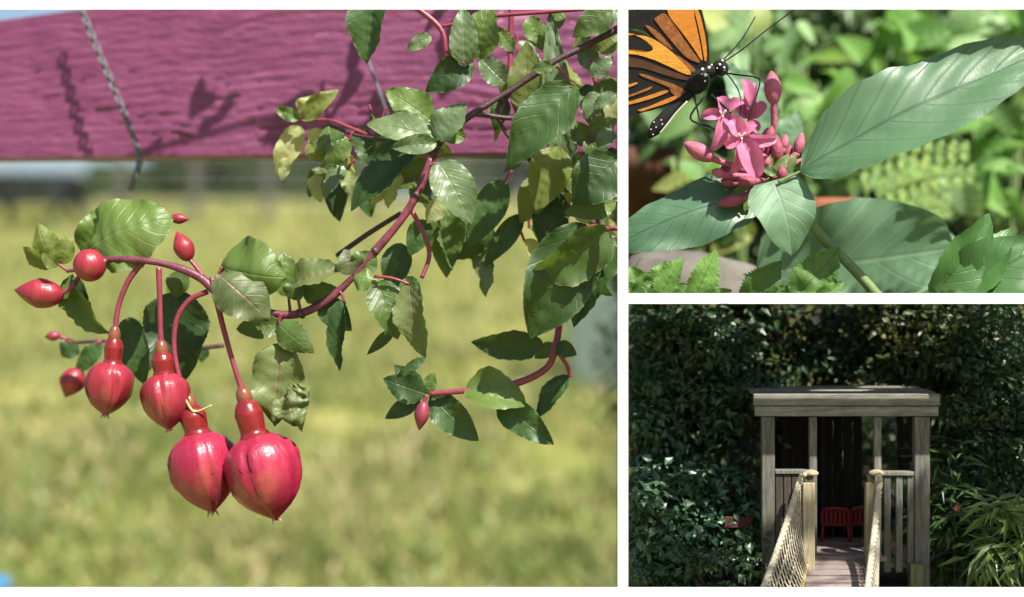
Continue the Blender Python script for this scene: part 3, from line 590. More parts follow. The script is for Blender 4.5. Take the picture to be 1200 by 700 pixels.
# unseen growth of this branch, added above the beam to throw leaf shadows
tube('stem', [P(736, 6, 5.12), P(700, -60, 5.2), P(600, -130, 5.4), P(470, -160, 5.6), P(330, -170, 5.65), P(200, -180, 5.65)], [U(4), U(2.5)], petpink, fr2, 7, 6)
for k in range(34):
    c = [(225, -150, 26, 52), (468, -150, 24, 48), (330, -190, 40, 20), (560, -150, 40, 40)][k % 4]; a = (c[0]+rs.normal()*c[2], c[1]+rs.normal()*c[3]); a = (a[0], min(a[1], -70)); q = rs.uniform(0, 6.28)
    leaf(fr2, a, (a[0]+46*math.cos(q), min(-60, a[1]+46*math.sin(q))), 32, rs.uniform(5.5, 5.7), FG, roll=rs.uniform(-60, 60))
for k in range(34):
    if k < 24: a = (rs.uniform(560, 716), rs.uniform(15, 330)); y_ = rs.uniform(5.2, 5.45)
    else: a = (rs.uniform(405, 520), rs.uniform(115, 265)); y_ = rs.uniform(5.12, 5.35)
    q = rs.uniform(.5, 2.6); l_ = rs.uniform(34, 66); b = (min(724, a[0]+l_*math.cos(q)), a[1]+l_*math.sin(q))
    leaf(fr2 if k < 24 else fb, a, b, l_*rs.uniform(.42, .62), y_, [FG, FD, FD, FY_, FS, FP][int(rs.integers(6))], roll=rs.uniform(-70, 70), curl=rs.uniform(.4, 1.3), fold=rs.uniform(0, .6), pet=(a[0]-8*math.cos(q)+rs.uniform(-5, 5), a[1]-10, y_), petmat=petpink)
# ============================================================ top right bay: butterfly on a pink flower head
PL = leafmat('pentas_leaf', (.064, .145, .074), (.028, .066, .036), (.14, .2, .12), .40, .12, nve=8, var=.12, veinamt=.75, spec=.6)
PM = leafmat('pentas_bract', (.14, .26, .15), (.26, .34, .26), (.18, .28, .18), .5, .25, nve=6, var=.1, veinamt=.5)
SR = leafmat('serrated_leaf', (.10, .22, .045), (.05, .12, .03), (.12, .2, .07), .5, .3, nve=8, var=.3, veinamt=.7)
DK = leafmat('deep_green_leaf', (.05, .14, .035), (.03, .08, .02), (.1, .18, .06), .42, .2, nve=8, var=.2)
RL = leafmat('grey_green_broad_leaf', (.13, .25, .15), (.26, .36, .27), (.2, .3, .2), .45, .3, nve=6, var=.1)
petal = leafmat('pink_petal', (.52, .17, .32), (.55, .10, .28), (.62, .2, .36), .5, .3, tcol=(.75, .2, .4), nve=3, var=.16, veinamt=.25)
budpink = plain('rose_bud_skin', (.38, .105, .165), .6, .3, 28, .4, .3, sss=.08)
budred = plain('maroon_bud_skin', (.25, .06, .09), .6, .3, 28, .4, .3, sss=.05)
greenst = plain('hairy_green_stem', (.13, .20, .06), .6, .2, 30, .3)
sepm = leafmat('sepal_green', (.11, .2, .06), (.15, .25, .1), (.12, .2, .08), .5, .2, var=.2)
pt = thing('pink_flower_plant', 'plant with pink star flower cluster and long grey green leaves under the butterfly', 'plant', Vector((P(1035, 352, 5.0).x, 5.0, .012)))
tube('stem', [P(1034, 353, 5.0), P(1000, 315, 5.0), P(965, 280, 5.0), P(938, 248, 5.0), P(915, 222, 5.0), P(898, 205, 5.0)], [U(6.5), U(6), U(4.5)], greenst, pt, 10, 6)
# big leaves
leaf(pt, (938, 202), (1262, 48), 112, 4.88, PL, dy=-.02, serr=0, curl=.5, fold=.18, corr=.007, nve=8, roll=-28, clipz=.014, a=.75, b=.75, nu=33, nv=15, pet=(912, 214), petmat=greenst)
leaf(pt, (884, 226), (722, 288), 82, 5.0, PL, serr=0, curl=.6, fold=-.2, corr=.007, nve=6, roll=25, a=.62, b=.45, nu=33, nv=13, clipx=.006, pet=(905, 215), petmat=greenst)
leaf(pt, (905, 212), (928, 300), 78, 4.9, PM, serr=0, curl=1.2, fold=.15, corr=.006, roll=-12, a=.55, b=.7, nu=25, nv=13)
# florets and buds
flo = thing  # alias kept short
def floret(centre, y, pet):
    c = P(*centre, y)
    o = mesh('floret', *ellgeo(c, (0, U(7), 0), U(5), lat=8, lon=12), petal, pt)
    for b, t, w, k in pet:
        kk = dict(curl=1.3, fold=.75, corr=.003, a=.95, b=.6, serr=0); kk.update(k)
        leaf(o, b, t, w, y-.02, petal, name='petal', **kk)
    tube('flower_tube', [c, c+Vector((.02, .06, -.06)), P(892, 205, 5.0)], [U(4), U(3)], budpink, o, 8, 4)
    g = [tubegeo([c+Vector((0, -.02, 0)), c+Vector((dx, -.05, dz))], [U(1.4), U(1)], 5, 2) for dx, dz in ((.01, .012), (-.01, .01), (0, -.008))]
    mesh('stamen', *join(g), plain('white_stamen', (.8, .72, .72), .6), o)
floret((846, 136), 4.95, [((846, 136), (834, 177), 17, dict(roll=-20)), ((846, 134), (822, 136), 14, {}), ((848, 132), (842, 114), 16, dict(roll=20)), ((850, 132), (872, 120), 14, dict(roll=-25)), ((850, 137), (872, 155), 17, {})])
floret((868, 162), 4.91, [((867, 163), (856, 204), 16, dict(roll=-25)), ((870, 163), (888, 208), 27, dict(curl=1.1)), ((872, 161), (910, 162), 16, dict(roll=25)), ((868, 158), (858, 140), 20, {}), ((871, 158), (886, 146), 14, dict(roll=-20)), ((866, 162), (850, 172), 14, {})])
floret((878, 132), 5.03, [((877, 140), (870, 92), 16, dict(roll=20)), ((880, 142), (886, 98), 15, dict(roll=-25)), ((876, 138), (862, 118), 16, {}), ((882, 138), (896, 120), 14, {}), ((878, 144), (890, 152), 12, {})])
def pbud(b, t, w, y, mat, root=(898, 206), name='flower_bud'):
    B = P(*b, y); T = P(*t, y); o = mesh(name, *ellgeo((B+T)/2, (T-B)/2*1.05, U(w, y)/2, lat=12, lon=14, point=.45), mat, pt)
    Q = P(*root, 5.0); e = (T-B).normalized()
    tube('bud_stalk', [Q, Q.lerp(B, .5)-e*.01, B+e*.01], [U(3.2), U(4.2)], mat, o, 8, 4)
    return o
pbud((907, 122), (904, 84), 21, 4.96, budpink, (906, 160)); tube('stalk', [P(906, 160, 4.97), P(900, 205, 5.0)], U(4), budpink, pt, 8, 4)
pbud((836, 187), (802, 168), 20, 4.95, budpink); pbud((912, 190), (909, 158), 15, 4.94, budred); pbud((934, 182), (940, 156), 13, 5.0, budpink); pbud((934, 204), (940, 187), 13, 4.98, budpink)
pbud((872, 233), (841, 239), 15, 4.94, budred); pbud((860, 217), (845, 211), 12, 4.97, budred); pbud((886, 214), (864, 212), 14, 4.92, budred); pbud((917, 212), (916, 193), 13, 4.93, budred); pbud((880, 196), (862, 186), 16, 4.98, budred); pbud((845, 196), (860, 204), 12, 4.98, budred)
pbud((895, 176), (900, 150), 14, 5.02, budpink); pbud((922, 190), (926, 170), 12, 5.03, budred); pbud((884, 182), (880, 160), 14, 5.02, budred)
for b, t, w, m_ in [((900, 196), (893, 180), 12, budpink), ((920, 214), (936, 206), 11, budred), ((905, 186), (915, 172), 11, budpink), ((875, 224), (858, 222), 11, budred), ((928, 196), (945, 186), 10, budpink), ((890, 192), (876, 178), 13, budpink), ((900, 168), (905, 148), 12, budred), ((850, 206), (834, 200), 12, budpink), ((918, 176), (921, 158), 10, budpink)]: pbud(b, t, w, 4.95+random.uniform(-.03, .04), m_)
for b, t, w in [((893, 214), (864, 226), 10), ((888, 222), (868, 262), 14), ((905, 205), (925, 180), 12), ((915, 205), (946, 200), 16), ((920, 202), (940, 216), 18), ((900, 200), (905, 178), 8), ((898, 205), (888, 228), 14), ((880, 218), (856, 228), 12), ((925, 200), (932, 180), 10), ((910, 205), (892, 196), 10), ((882, 225), (872, 248), 12), ((928, 206), (948, 192), 16)]:
    leaf(pt, b, t, w, 4.97+random.uniform(-.05, .03), sepm, name='sepal', serr=0, curl=.6, fold=.3, corr=.004)
# ---- butterfly
black = plain('black_wing_scale', (.012, .010, .010), .6, .4, 30, .15, .3)
bodym = plain('black_velvet_body', (.010, .010, .012), .75, .4, 60, .6, .25)
orange = plain('orange_wing_scale', (.58, .21, .03), .6, .22, 34, .2, .3, stretch=(1, 1, 3))
amber = plain('amber_wing_scale', (.70, .31, .045), .55, .18, 34, .3, .3)
rust = plain('rusty_wing_scale', (.28, .10, .028), .6, .4, 34, .3, .3)
brown = plain('dark_brown_wing_scale', (.085, .035, .018), .6, .3, 14, .08, .3)
whitem = plain('white_scale_spot', (.85, .85, .82), .5, .03, 10, 0)
Z = lambda a, b: (730+a/4.12, b/4.12)
bt = thing('butterfly', 'orange and black butterfly with white spotted head feeding on the pink flowers', 'butterfly', P(850, 182, 4.95))
WY = 4.985
def wing_y(px, py): return WY+.0012*(821-px)*.5-.0004*(78-py)
def slabpoly(name, pts, mat, parent, dy, th, sm=True):
    q = [Z(*p) for p in pts]
    if sm:
        c = spline([Vector((a, b, 0)) for a, b in q+[q[0]]], 4)[:-1]; q = [(v.x, v.y) for v in c]
    q = [(max(a, 727.6), b) for a, b in q]
    bm = bmesh.new(); fr_ = []
    for s in (-1, 1):
        fr_.append([bm.verts.new(P(a, b, wing_y(a, b)+dy+s*th/2)) for a, b in q])
    n = len(q); f1 = bm.faces.new(fr_[0]); f2 = bm.faces.new(fr_[1][::-1])
    for i in range(n): bm.faces.new((fr_[0][i], fr_[1][i], fr_[1][(i+1) % n], fr_[0][(i+1) % n]))
    bmesh.ops.triangulate(bm, faces=[f1, f2]); bmesh.ops.recalc_face_normals(bm, faces=bm.faces[:]); bm.verts.index_update()
    V = [v.co.copy() for v in bm.verts]; F = [tuple(v.index for v in f.verts) for f in bm.faces]; bm.free()
    return mesh(name, V, F, mat, parent, smooth=False)
fw = slabpoly('forewing', [(372, 15), (396, 110), (413, 200), (417, 285), (405, 318), (378, 345), (300, 318), (200, 240), (100, 150), (-10, 120), (-10, -10), (200, -60), (330, -50)], black, bt, .0, .006)
cells = [('orange', orange, [(340, 20), (368, 60), (385, 120), (402, 205), (405, 280), (396, 296), (388, 255), (372, 165), (352, 80)]),
 ('orange', orange, [(215, 30), (330, 15), (346, 85), (366, 175), (382, 265), (380, 292), (340, 232), (280, 150), (222, 75)]),
 ('rust', rust, [(150, 92), (175, 75), (205, 72), (268, 152), (330, 238), (372, 300), (330, 290), (290, 262), (240, 205), (190, 145)]),
 ('orange', orange, [(178, 72), (206, 70), (262, 142), (300, 200), (262, 180), (215, 130)]),
 ('rust', rust, [(106, 122), (135, 130), (190, 175), (240, 238), (200, 215), (150, 172)]),
 ('orange', orange, [(232, 10), (300, 5), (320, 30), (250, 40)])]
for nme, m, p in cells: slabpoly('wing_cell', p, m, fw, 0, .012)
hw = slabpoly('hindwing', [(-10, 140), (60, 150), (170, 195), (280, 280), (372, 340), (360, 400), (330, 445), (285, 480), (195, 515), (100, 542), (-10, 536)], black, bt, -.012, .006)
for m, p in [(amber, [(-10, 238), (60, 240), (125, 248), (145, 235), (120, 205), (85, 182), (62, 170), (120, 178), (190, 215), (270, 282), (330, 352), (300, 358), (230, 325), (150, 290), (70, 265), (-10, 258)]),
 (orange, [(25, 160), (60, 166), (40, 170), (-5, 172)]),
 (rust, [(255, 262), (300, 292), (350, 335), (358, 358), (335, 352), (290, 305)]),
 (brown, [(-10, 272), (80, 285), (170, 320), (260, 352), (325, 378), (290, 385), (200, 362), (100, 330), (-10, 315)]),
 (rust, [(75, 356), (110, 360), (170, 382), (240, 405), (290, 430), (304, 452), (285, 452), (230, 425), (160, 395), (100, 372)]),
 (rust, [(225, 425), (275, 448), (295, 465), (268, 470), (235, 448)]),
 (orange, [(-10, 416), (30, 408), (62, 398), (70, 404), (35, 420), (-10, 430)]),
 (rust, [(-10, 468), (50, 452), (100, 432), (140, 417), (130, 432), (80, 452), (20, 472), (-10, 478)]),
 (orange, [(-10, 500), (60, 482), (140, 456), (205, 436), (215, 446), (150, 472), (70, 496), (-10, 512)]),
 (orange, [(70, 532), (130, 512), (200, 482), (255, 462), (268, 470), (215, 498), (140, 522), (90, 538)])]:
    slabpoly('wing_cell', p, m, hw, -.012, .012)
slabpoly('wing_spot', [(-10, 165), (50, 178), (110, 200), (142, 230), (120, 244), (70, 240), (-10, 222)], black, hw, -.012, .016)
# body
def bp(a, b, y=4.965): return P(*Z(a, b), y)
ab = tube('abdomen', [bp(345, 430), bp(300, 475), bp(235, 535), bp(180, 595), bp(140, 645), bp(125, 668)], [U(5), U(5), U(5.6), U(7.6), U(8.4), U(4.5), U(1)], bodym, bt, 12, 6)
tube('side_stripe', [bp(310, 490, 4.938), bp(255, 548, 4.935), bp(215, 600, 4.934), bp(178, 645, 4.937)], U(1.1), plain('pale_stripe', (.42, .42, .3), .6), ab, 6, 5)
for a, b in ((150, 590), (160, 615), (135, 625), (145, 650), (185, 580), (190, 600)): mesh('spot', *ellgeo(bp(a, b, 4.936), (U(.5), 0, U(.7)), U(.6), lat=6, lon=8), whitem, ab)
th = mesh('thorax', *ellgeo(bp(365, 395), (U(11), 0, U(13)), U(14), U(12), lat=14, lon=18), bodym, bt)
for a, b, s in ((384, 335, 2.2), (399, 362, 2.6), (416, 327, 2.2), (396, 392, 1.4), (380, 358, 1.2), (428, 314, 1.3)): mesh('white_spot', *ellgeo(bp(a, b, 4.918+(.006 if b > 380 else .01)), (U(s*.6), 0, U(s*.6)), U(s*.8), lat=6, lon=10), whitem, th)
mesh('neck', *ellgeo(bp(425, 345), (U(8), 0, U(5)), U(8), lat=10, lon=12), bodym, bt)
hd = mesh('head', *ellgeo(bp(472, 328), (U(6.5), 0, U(6)), U(10), lat=12, lon=16), bodym, bt)
mesh('eye', *ellgeo(bp(487, 345, 4.945), (U(3), 0, U(2)), U(4.5), lat=10, lon=12), plain('glossy_black_eye', (.006, .006, .007), .12, .1, 10, 0), hd)
for a, b, s in ((481, 293, 1.7), (468, 312, 1.7), (489, 327, 1.6), (455, 330, 1.0)): mesh('white_spot', *ellgeo(bp(a, b, 4.936), (U(s*.5), 0, U(s*.5)), U(s*.9), lat=6, lon=8), whitem, hd)
def bug(name, pts, r, y=4.955, par=None): return tube(name, [P(a, b, y if not c else c[0]) for a, b, *c in pts], r, bodym, par or bt, 6, 5)
bug('antenna', [(849, 72), (870, 58), (895, 38), (930, 12), (950, -2)], [U(1.0), U(.75), U(1.1)], par=hd)
bug('antenna', [(848, 70, 4.98), (868, 48, 5.08), (885, 20, 5.2)], [U(1.0), U(.7)], par=hd)
bug('leg', [(826, 113), (809, 139), (836, 151), (850, 171), (851, 184)], [U(1.6), U(1.2), U(.9)], 4.92)
bug('leg', [(813, 111), (817, 128), (820, 142)], [U(1.4), U(.9)], 4.95)
bug('leg', [(833, 111), (850, 126), (863, 140), (889, 160)], [U(1.6), U(1.3), U(.8)], 4.915)
bug('leg', [(834, 109), (847, 106), (850, 114), (857, 117)], [U(1.2), U(.8)], 4.95)
bug('leg', [(852, 86), (866, 88), (886, 91), (890, 100), (876, 143)], [U(1.1), U(.8)], 4.93)
bug('proboscis', [(851, 86), (858, 94), (866, 108), (868, 125), (864, 150)], [U(.9), U(.6)], 4.925, hd)
# ---- other plants near the focus plane
bl = thing('broad_leaf_plant', 'blurred plant with one huge round grey green leaf behind the flower stem', 'plant', Vector((P(985, 350, 5.5).x, 5.55, .01)))
leaf(bl, (886, 318), (1118, 290), 150, 5.62, RL, serr=0, clipz=.014, curl=.5, fold=.12, roll=12, a=.85, b=.42, nu=25, nv=13, pet=(985, 352, 5.6), petmat=greenst)
leaf(bl, (1000, 345), (1120, 278), 90, 5.7, RL, serr=0, clipz=.014, curl=.4, roll=-20, a=.9, b=.5)
tube('leaf_stalk', [Vector((P(985, 350, 5.5).x, 5.55, .01)), P(940, 335, 5.6), P(890, 319, 5.62)], U(4), greenst, bl, 8, 4)
b2 = thing('pale_leaf_plant', 'blurred plant with pale upright leaf behind the butterfly head', 'plant', Vector((P(905, 350, 5.9).x, 5.9, .01)))
leaf(b2, (905, 160), (846, 72), 52, 5.75, RL, curl=.5, roll=15); leaf(b2, (910, 185), (935, 130), 40, 5.85, RL, curl=.5)
tube('stem', [Vector((P(905, 350, 5.9).x, 5.9, .01)), P(908, 250, 5.9), P(905, 160, 5.78)], [U(4), U(3)], greenst, b2, 8, 5)
def low_plant(name, label, base, leaves, mat, y, **kw):
    b = P(base[0], 350, y); b.z = .012; t = thing(name, label, 'plant', b, 'leafy plants along the front of the shelf')
    tube('stem', [b, P(base[0], base[1], y)], [U(3), U(2)], greenst, t, 7, 3)
    for lb, lt, w, k in leaves:
        kk = dict(curl=.5, fold=.35, corr=.012, serr=.10); kk.update(kw); kk.update(k); kk['clipz'] = .014
        leaf(t, lb, lt, w, y+random.uniform(-.04, .04), mat, **kk)
low_plant('nettle_plant', 'tuft of several serrated light green leaves beside the white mullion', (775, 346), [((772, 349), (801, 301), 30, dict(roll=-20)), ((758, 349), (738, 312), 30, {}), ((765, 350), (779, 306), 34, dict(ruf=.12)), ((748, 350), (757, 318), 34, dict(roll=30)), ((788, 350), (806, 332), 20, {}), ((742, 350), (732, 330), 24, dict(clipx=.006))], SR, 4.95)
low_plant('nettle_plant', 'single pair of serrated leaves standing upright below the folded pale leaf', (818, 346), [((812, 351), (839, 293), 36, dict(roll=10)), ((825, 350), (858, 340), 16, {})], SR, 4.93)
low_plant('nettle_plant', 'broad serrated leaf pointing at the thick green stem foot', (900, 346), [((868, 351), (916, 306), 42, dict(roll=20)), ((905, 350), (925, 335), 18, {}), ((930, 353), (984, 290), 50, dict(ruf=.08)), ((955, 352), (990, 330), 20, {})], SR, 4.94)
low_plant('shrub_seedling', 'deep green smooth pointed leaves in the shelf corner beyond the broad leaf', (1130, 346), [((1092, 352), (1160, 250), 60, dict(roll=15)), ((1135, 352), (1185, 268), 50, dict(roll=-30, dy=.1)), ((1105, 360), (1232, 282), 84, dict(roll=-15, curl=.7))], DK, 4.98, serr=0, nve=8, corr=.014)
# ---- blurred planting behind
BM = [leafmat('bright_leaf', (.13, .29, .07), (.25, .4, .1), (.2, .35, .1), .45, .35, var=.25), leafmat('mint_leaf', (.24, .40, .20), (.3, .45, .25), (.25, .4, .2), .4, .35, var=.2), leafmat('yellow_green_leaf', (.27, .35, .11), (.4, .45, .2), (.38, .42, .15), .45, .4, var=.2),
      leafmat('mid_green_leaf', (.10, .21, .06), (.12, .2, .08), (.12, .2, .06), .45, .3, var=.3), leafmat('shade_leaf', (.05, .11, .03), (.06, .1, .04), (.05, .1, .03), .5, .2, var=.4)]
def shared_leaf(seed, asp, mat, curl):
    V, F, uv = leafgeo(1.0, asp, curl=curl, fold=.2, seed=seed, corr=.01, nu=13, nv=7); me = bpy.data.meshes.new('leaf_blade')
    me.from_pydata(V.tolist(), [], F.tolist()); me.polygons.foreach_set('use_smooth', [True]*len(me.polygons)); l = me.uv_layers.new(name='uv')
    li = np.zeros(len(me.loops), dtype=int); me.loops.foreach_get('vertex_index', li); l.data.foreach_set('uv', uv[li].ravel()); me.materials.append(mat); return me
SLM = {}
def bush(name, label, px, py, y, wpx, hpx, n, size, mats, asp=.5, rs=None):
    b = P(px, py, y); base = Vector((b.x, y, .012)); t = thing(name, label, 'plant', base, 'blurred leafy plants at the back of the shelf')
    tops = []
    for k in range(5):
        q = P(px+rs.uniform(-.35, .35)*wpx, py-rs.uniform(.1, .45)*hpx, y+rs.uniform(-.15, .15)); tops.append(q)
        tube('stem', [base+Vector((rs.uniform(-.03, .03), 0, 0)), base.lerp(q, .5)+Vector((rs.uniform(-.05, .05), 0, 0)), q], [.014, .006], greenst, t, 6, 3)
    for k in range(n):
        m = mats[int(rs.integers(len(mats)))]; key = (m.name, asp, int(rs.integers(3)))
        if key not in SLM: SLM[key] = shared_leaf(len(SLM)+100, asp, m, .4+.3*key[2])
        o = bpy.data.objects.new('leaf', SLM[key]); COL.objects.link(o); o.parent = t
        c = P(px+rs.normal()*wpx*.26, py+rs.normal()*hpx*.26, y+rs.normal()*.12); c.z = max(c.z, .06)
        sc = U(size, y)*rs.uniform(.6, 1.4); e = Vector(rs.normal(size=3)); e.y *= .6; e.z -= .2; e.normalize()
        nn = Vector(rs.normal(size=3))*.5+Vector((0, -.7, .6)); nn = (nn-e*nn.dot(e)).normalized(); ey = nn.cross(e)
        M = Matrix((e, ey, nn)).transposed(); o.rotation_euler = M.to_euler(); o.scale = (sc, sc, sc); o.location = c-e*sc*.5-base
rs = np.random.default_rng(21)
A, M_, Yw, Mi, Sh = BM
for nm, lb, px, py, y, wp, hp, n, s, ms, asp in [
 ('background_plant', 'pale yellow leaved plant behind the butterfly wing tip', 862, 40, 7.25, 80, 70, 9, 62, [Yw, Yw, M_], .6),
 ('background_plant', 'mint green broad leaved plant behind the long antenna', 925, 60, 7.55, 80, 80, 14, 46, [M_, Mi], .6),
 ('background_plant', 'bright green plant with crowded leaves between flower buds and long leaf', 975, 125, 7.45, 110, 90, 26, 48, [A, M_, A], .5),
 ('background_plant', 'tall bright plant above the long grey green leaf', 1075, 45, 7.65, 150, 70, 30, 58, [A, Mi, A, M_], .45),
 ('background_plant', 'light green plant with long leaves in the far shelf corner', 1180, 30, 7.65, 110, 70, 20, 64, [A, M_], .35),
 ('background_plant', 'sunny leaved plant below the tip of the long leaf', 1165, 165, 7.35, 110, 90, 30, 52, [A, A, Mi], .45),
 ('background_plant', 'leafy plant between broad round leaf and dark corner leaves', 1085, 225, 7.25, 130, 80, 26, 52, [A, M_, Yw], .5),
 ('background_plant', 'mid green plant above the terracotta pot', 985, 195, 7.55, 90, 60, 20, 42, [Mi, Mi, A], .5),
 ('background_plant', 'yellow green drooping plant below the butterfly abdomen', 812, 205, 6.85, 90, 50, 12, 60, [Yw, A], .4),
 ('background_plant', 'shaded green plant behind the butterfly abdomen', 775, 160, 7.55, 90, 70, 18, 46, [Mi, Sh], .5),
 ('background_plant', 'yellowing plant with hanging leaves behind the flower cluster', 858, 265, 7.05, 50, 70, 9, 46, [Yw, Mi], .35),
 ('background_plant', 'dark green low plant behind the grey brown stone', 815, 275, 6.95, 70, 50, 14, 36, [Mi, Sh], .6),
 ('background_plant', 'mid green plant glimpsed between flower cluster and long leaf', 935, 130, 7.95, 90, 90, 20, 44, [Mi, A, M_], .5),
 ('background_plant', 'bright plant at the shelf end above corner leaves', 1190, 235, 7.15, 80, 70, 18, 48, [A, M_], .45)]:
    bush(nm, lb, px, py, y, wp, hp, n, s, ms, asp, rs)
# fern fronds
fe = thing('fern', 'pale sunlit fern with ladder like fronds under the long leaf', 'fern', Vector((P(1070, 350, 6.8).x, 6.85, .012)))
fm = leafmat('fern_pinna', (.25, .42, .13), (.3, .42, .1), (.3, .42, .12), .5, .4, var=.15)
for (a, b) in (((1012, 200), (1128, 178)), ((1030, 232), (1135, 205)), ((1040, 262), (1108, 245))):
    A0 = P(a[0], a[1], 6.7); B0 = P(b[0], b[1], 6.75); base = Vector((P(1070, 350, 6.8).x, 6.85, .012))
    fo = tube('frond', [base, base.lerp(A0, .5)+Vector((-.05, 0, .05)), A0, A0.lerp(B0, .5)+Vector((0, 0, .03)), B0], [.012, .005], greenst, fe, 6, 5)
    for k in range(9):
        u = k/8; px = a[0]+(b[0]-a[0])*u; py = a[1]+(b[1]-a[1])*u-6*math.sin(3.14*u)
        for s in (-1, 1): leaf(fo, (px, py), (px+6, py+s*26*(1-.5*u)), 11, 6.7, fm, name='pinna', curl=.4, nu=9, nv=5)
terra = plain('terracotta', (.24, .085, .048), .85, .2, 8, .3, .25)
def pot(label, px, pyt, y, wpx, terra=terra):
    c = P(px, pyt, y); h = c.z; r = U(wpx, y)/2; t = thing('terracotta_pot', label, 'pot', Vector((c.x, y, .012)), 'terracotta pots on the shelf')
    prof = [(0, .012), (.7*r, .012), (.95*r, h*.8), (1.08*r, h*.8), (1.1*r, h), (.98*r, h), (.92*r, h*.86), (0, h*.85)]; V = []; F = []; S = 28
    for a, z in prof:
        for k in range(S): q = 6.2832*k/S; V.append((c.x+a*math.cos(q), y+a*math.sin(q), z))
    for i in range(len(prof)-1):
        for k in range(S): F.append((i*S+k, i*S+(k+1) % S, (i+1)*S+(k+1) % S, (i+1)*S+k))
    mesh('pot_body', V, F, terra, t); mesh('compost', *ellgeo((c.x, y, h*.88), (0, 0, .03), .9*r, lat=6, lon=16), earth, t)
pot('wide terracotta pot behind the thick green stem', 962, 236, 6.6, 110); pot('tall terracotta pot behind the butterfly abdomen', 752, 176, 7.6, 80, plain('old_brown_clay', (.10, .05, .033), .9, .3, 8, .3, .2))
# grey stone and dim hedge close the shelf
stone = plain('grey_brown_stone', (.12, .11, .095), .95, .35, 6, .6, .2)
def boulder(label, px, py, y, w, h):
    c = P(px, py, y); V, F = ellgeo(c, (0, 0, U(h, y)/2), U(w, y)/2, U(w, y)/2, 18, 26)
    V = [c+(v-c)*(1+.16*mnoise.noise(v*5)) for v in V]; V = [Vector((max(v.x, .01), v.y, max(v.z, .008))) for v in V]
    o = mesh('boulder', V, F, stone); tag(o, label, 'stone')
boulder('low grey brown stone at the shelf front behind the serrated leaves', 800, 350, 5.9, 230, 110)
dh = thing('shelf_hedge', 'dim dense hedge closing the back of the planting shelf', 'hedge', (1.4, 8.65, .012))
rs = np.random.default_rng(31)
hc = [(x, 8.6+rs.uniform(-.1, .1), z) for x in np.arange(.12, 3.1, .2) for z in np.arange(.12, 2.5, .2)]
foliage('foliage', dh, leafmat('hedge_dim_leaf', (.055, .12, .035), (.1, .1, .1), (.06, .1, .03), .5, .2, island=True, var=.5), hc, 24000, (.13, .12, .13), .14, .5, rs, keep=lambda p: p[:, 0] > .03)
mesh('stems', *join([tubegeo([(x, 8.65, .01), (x+.05, 8.63, 1.0), (x, 8.65, 2.3)], [.03, .01], 6, 3) for x in np.arange(.2, 3.1, .35)]), bark, dh)

rs = np.random.default_rng(41); V = []; F = []
for (cx_, cy_, ra, n_) in ((365, 395, (11, 14, 13), 520), (425, 345, (8, 8, 6), 160), (472, 328, (6.5, 9, 6), 160)):
    c = bp(cx_, cy_)
    for k in range(n_):
        d = Vector(rs.normal(size=3)).normalized(); p = c+Vector((d.x*U(ra[0]), d.y*U(ra[1]), d.z*U(ra[2])))*.96; s_ = d.cross(Vector(rs.normal(size=3))).normalized()*U(.35)
        e = p+(d+Vector(rs.normal(size=3))*.35+Vector((-.3, 0, -.3)))*U(rs.uniform(1.5, 3.6)); b = len(V); V += [p-s_, p+s_, e]; F.append((b, b+1, b+2))
mesh('body_hair', V, F, plain('dark_body_hair', (.03, .027, .026), .8, .3, 30, 0), th, smooth=False)
# ============================================================ lower right bay: hut at the end of a rope bridge
def timber(name, a, b, algae=(.13, .14, .05), alg=.6, stretch=(1, 1, 9)):
    x = N(name); v = x.coord(stretch); f = x.noise(16, 6, .7, v); g = x.noise(3.5, 4, .6, x.coord())
    c = x.ramp(f, [(.32, a), (.68, b)]); rd = x.n('ShaderNodeObjectInfo').outputs['Random']; c = x.mix(x.math('MULTIPLY', rd, .5), c, tuple(q*.55 for q in a)); m = x.math('MULTIPLY', x.math('SUBTRACT', g, .52, True), 6*alg, True); c = x.mix(m, c, algae)
    x.l(c, x.b.inputs['Base Color']); x.b.inputs['Roughness'].default_value = .85; x.b.inputs['Specular IOR Level'].default_value = .25
    x.bump(x.noise(60, 5, .7, v), .6, .004); return x.m
tw = timber('weathered_upright', (.07, .067, .06), (.24, .23, .20), stretch=(5, 5, .7))
th_ = timber('weathered_board', (.11, .105, .09), (.34, .325, .275), stretch=(.6, 4, 5))
td = timber('dark_stained_board', (.04, .032, .026), (.11, .09, .07), alg=.3, stretch=(5, 5, .7))
tdk = timber('worn_pinkish_plank', (.16, .12, .11), (.36, .29, .26), alg=.1, stretch=(.7, 4, 5))
tp = timber('yellowed_post', (.24, .19, .11), (.48, .41, .28), alg=.3, stretch=(5, 5, .7))
HY = 5.10
tdd = timber('interior_shade_timber', (.008, .007, .006), (.022, .018, .015), alg=.05, stretch=(5, 5, .7))  # near-black colour stands in for the shade inside the hut
def pbox(name, a, b, c, d, y, dep, mat, parent, bev=.0025):
    """block whose front face spans pixels a..c, b..d at depth y"""
    p = P(a, d, y); q = P(c, b, y); return box(name, p, (q.x, y+dep, q.z), mat, parent, bev)
hx = P(985, 652, HY).x
hut = thing('timber_hut', 'small open fronted weathered timber hut with flat roof among dark trees', 'hut', (hx, HY+.2, GZ))
zt = P(0, 460.5, HY).z; zf = P(0, 652, HY).z
xl, xr = P(884, 0, HY).x, P(1101, 0, HY).x
pbox('fascia_board', 883, 462, 1102, 475.5, HY-.012, .016, th_, hut); pbox('fascia_board', 884.5, 476.2, 1100, 488, HY-.006, .014, th_, hut)
for k in range(6): box('roof_board', (xl+.001+.002*(k % 2), HY+.006+.068*k, zt-.016+.002*(k % 3)), (xr+.003*(k % 2), HY+.071+.068*k, zt-.004+.002*(k % 3)), th_, hut, .002)
for a, c in ((893, 908), (1072, 1090)): pbox('corner_post', a, 488.5, c, 700, HY, .05, tw, hut)
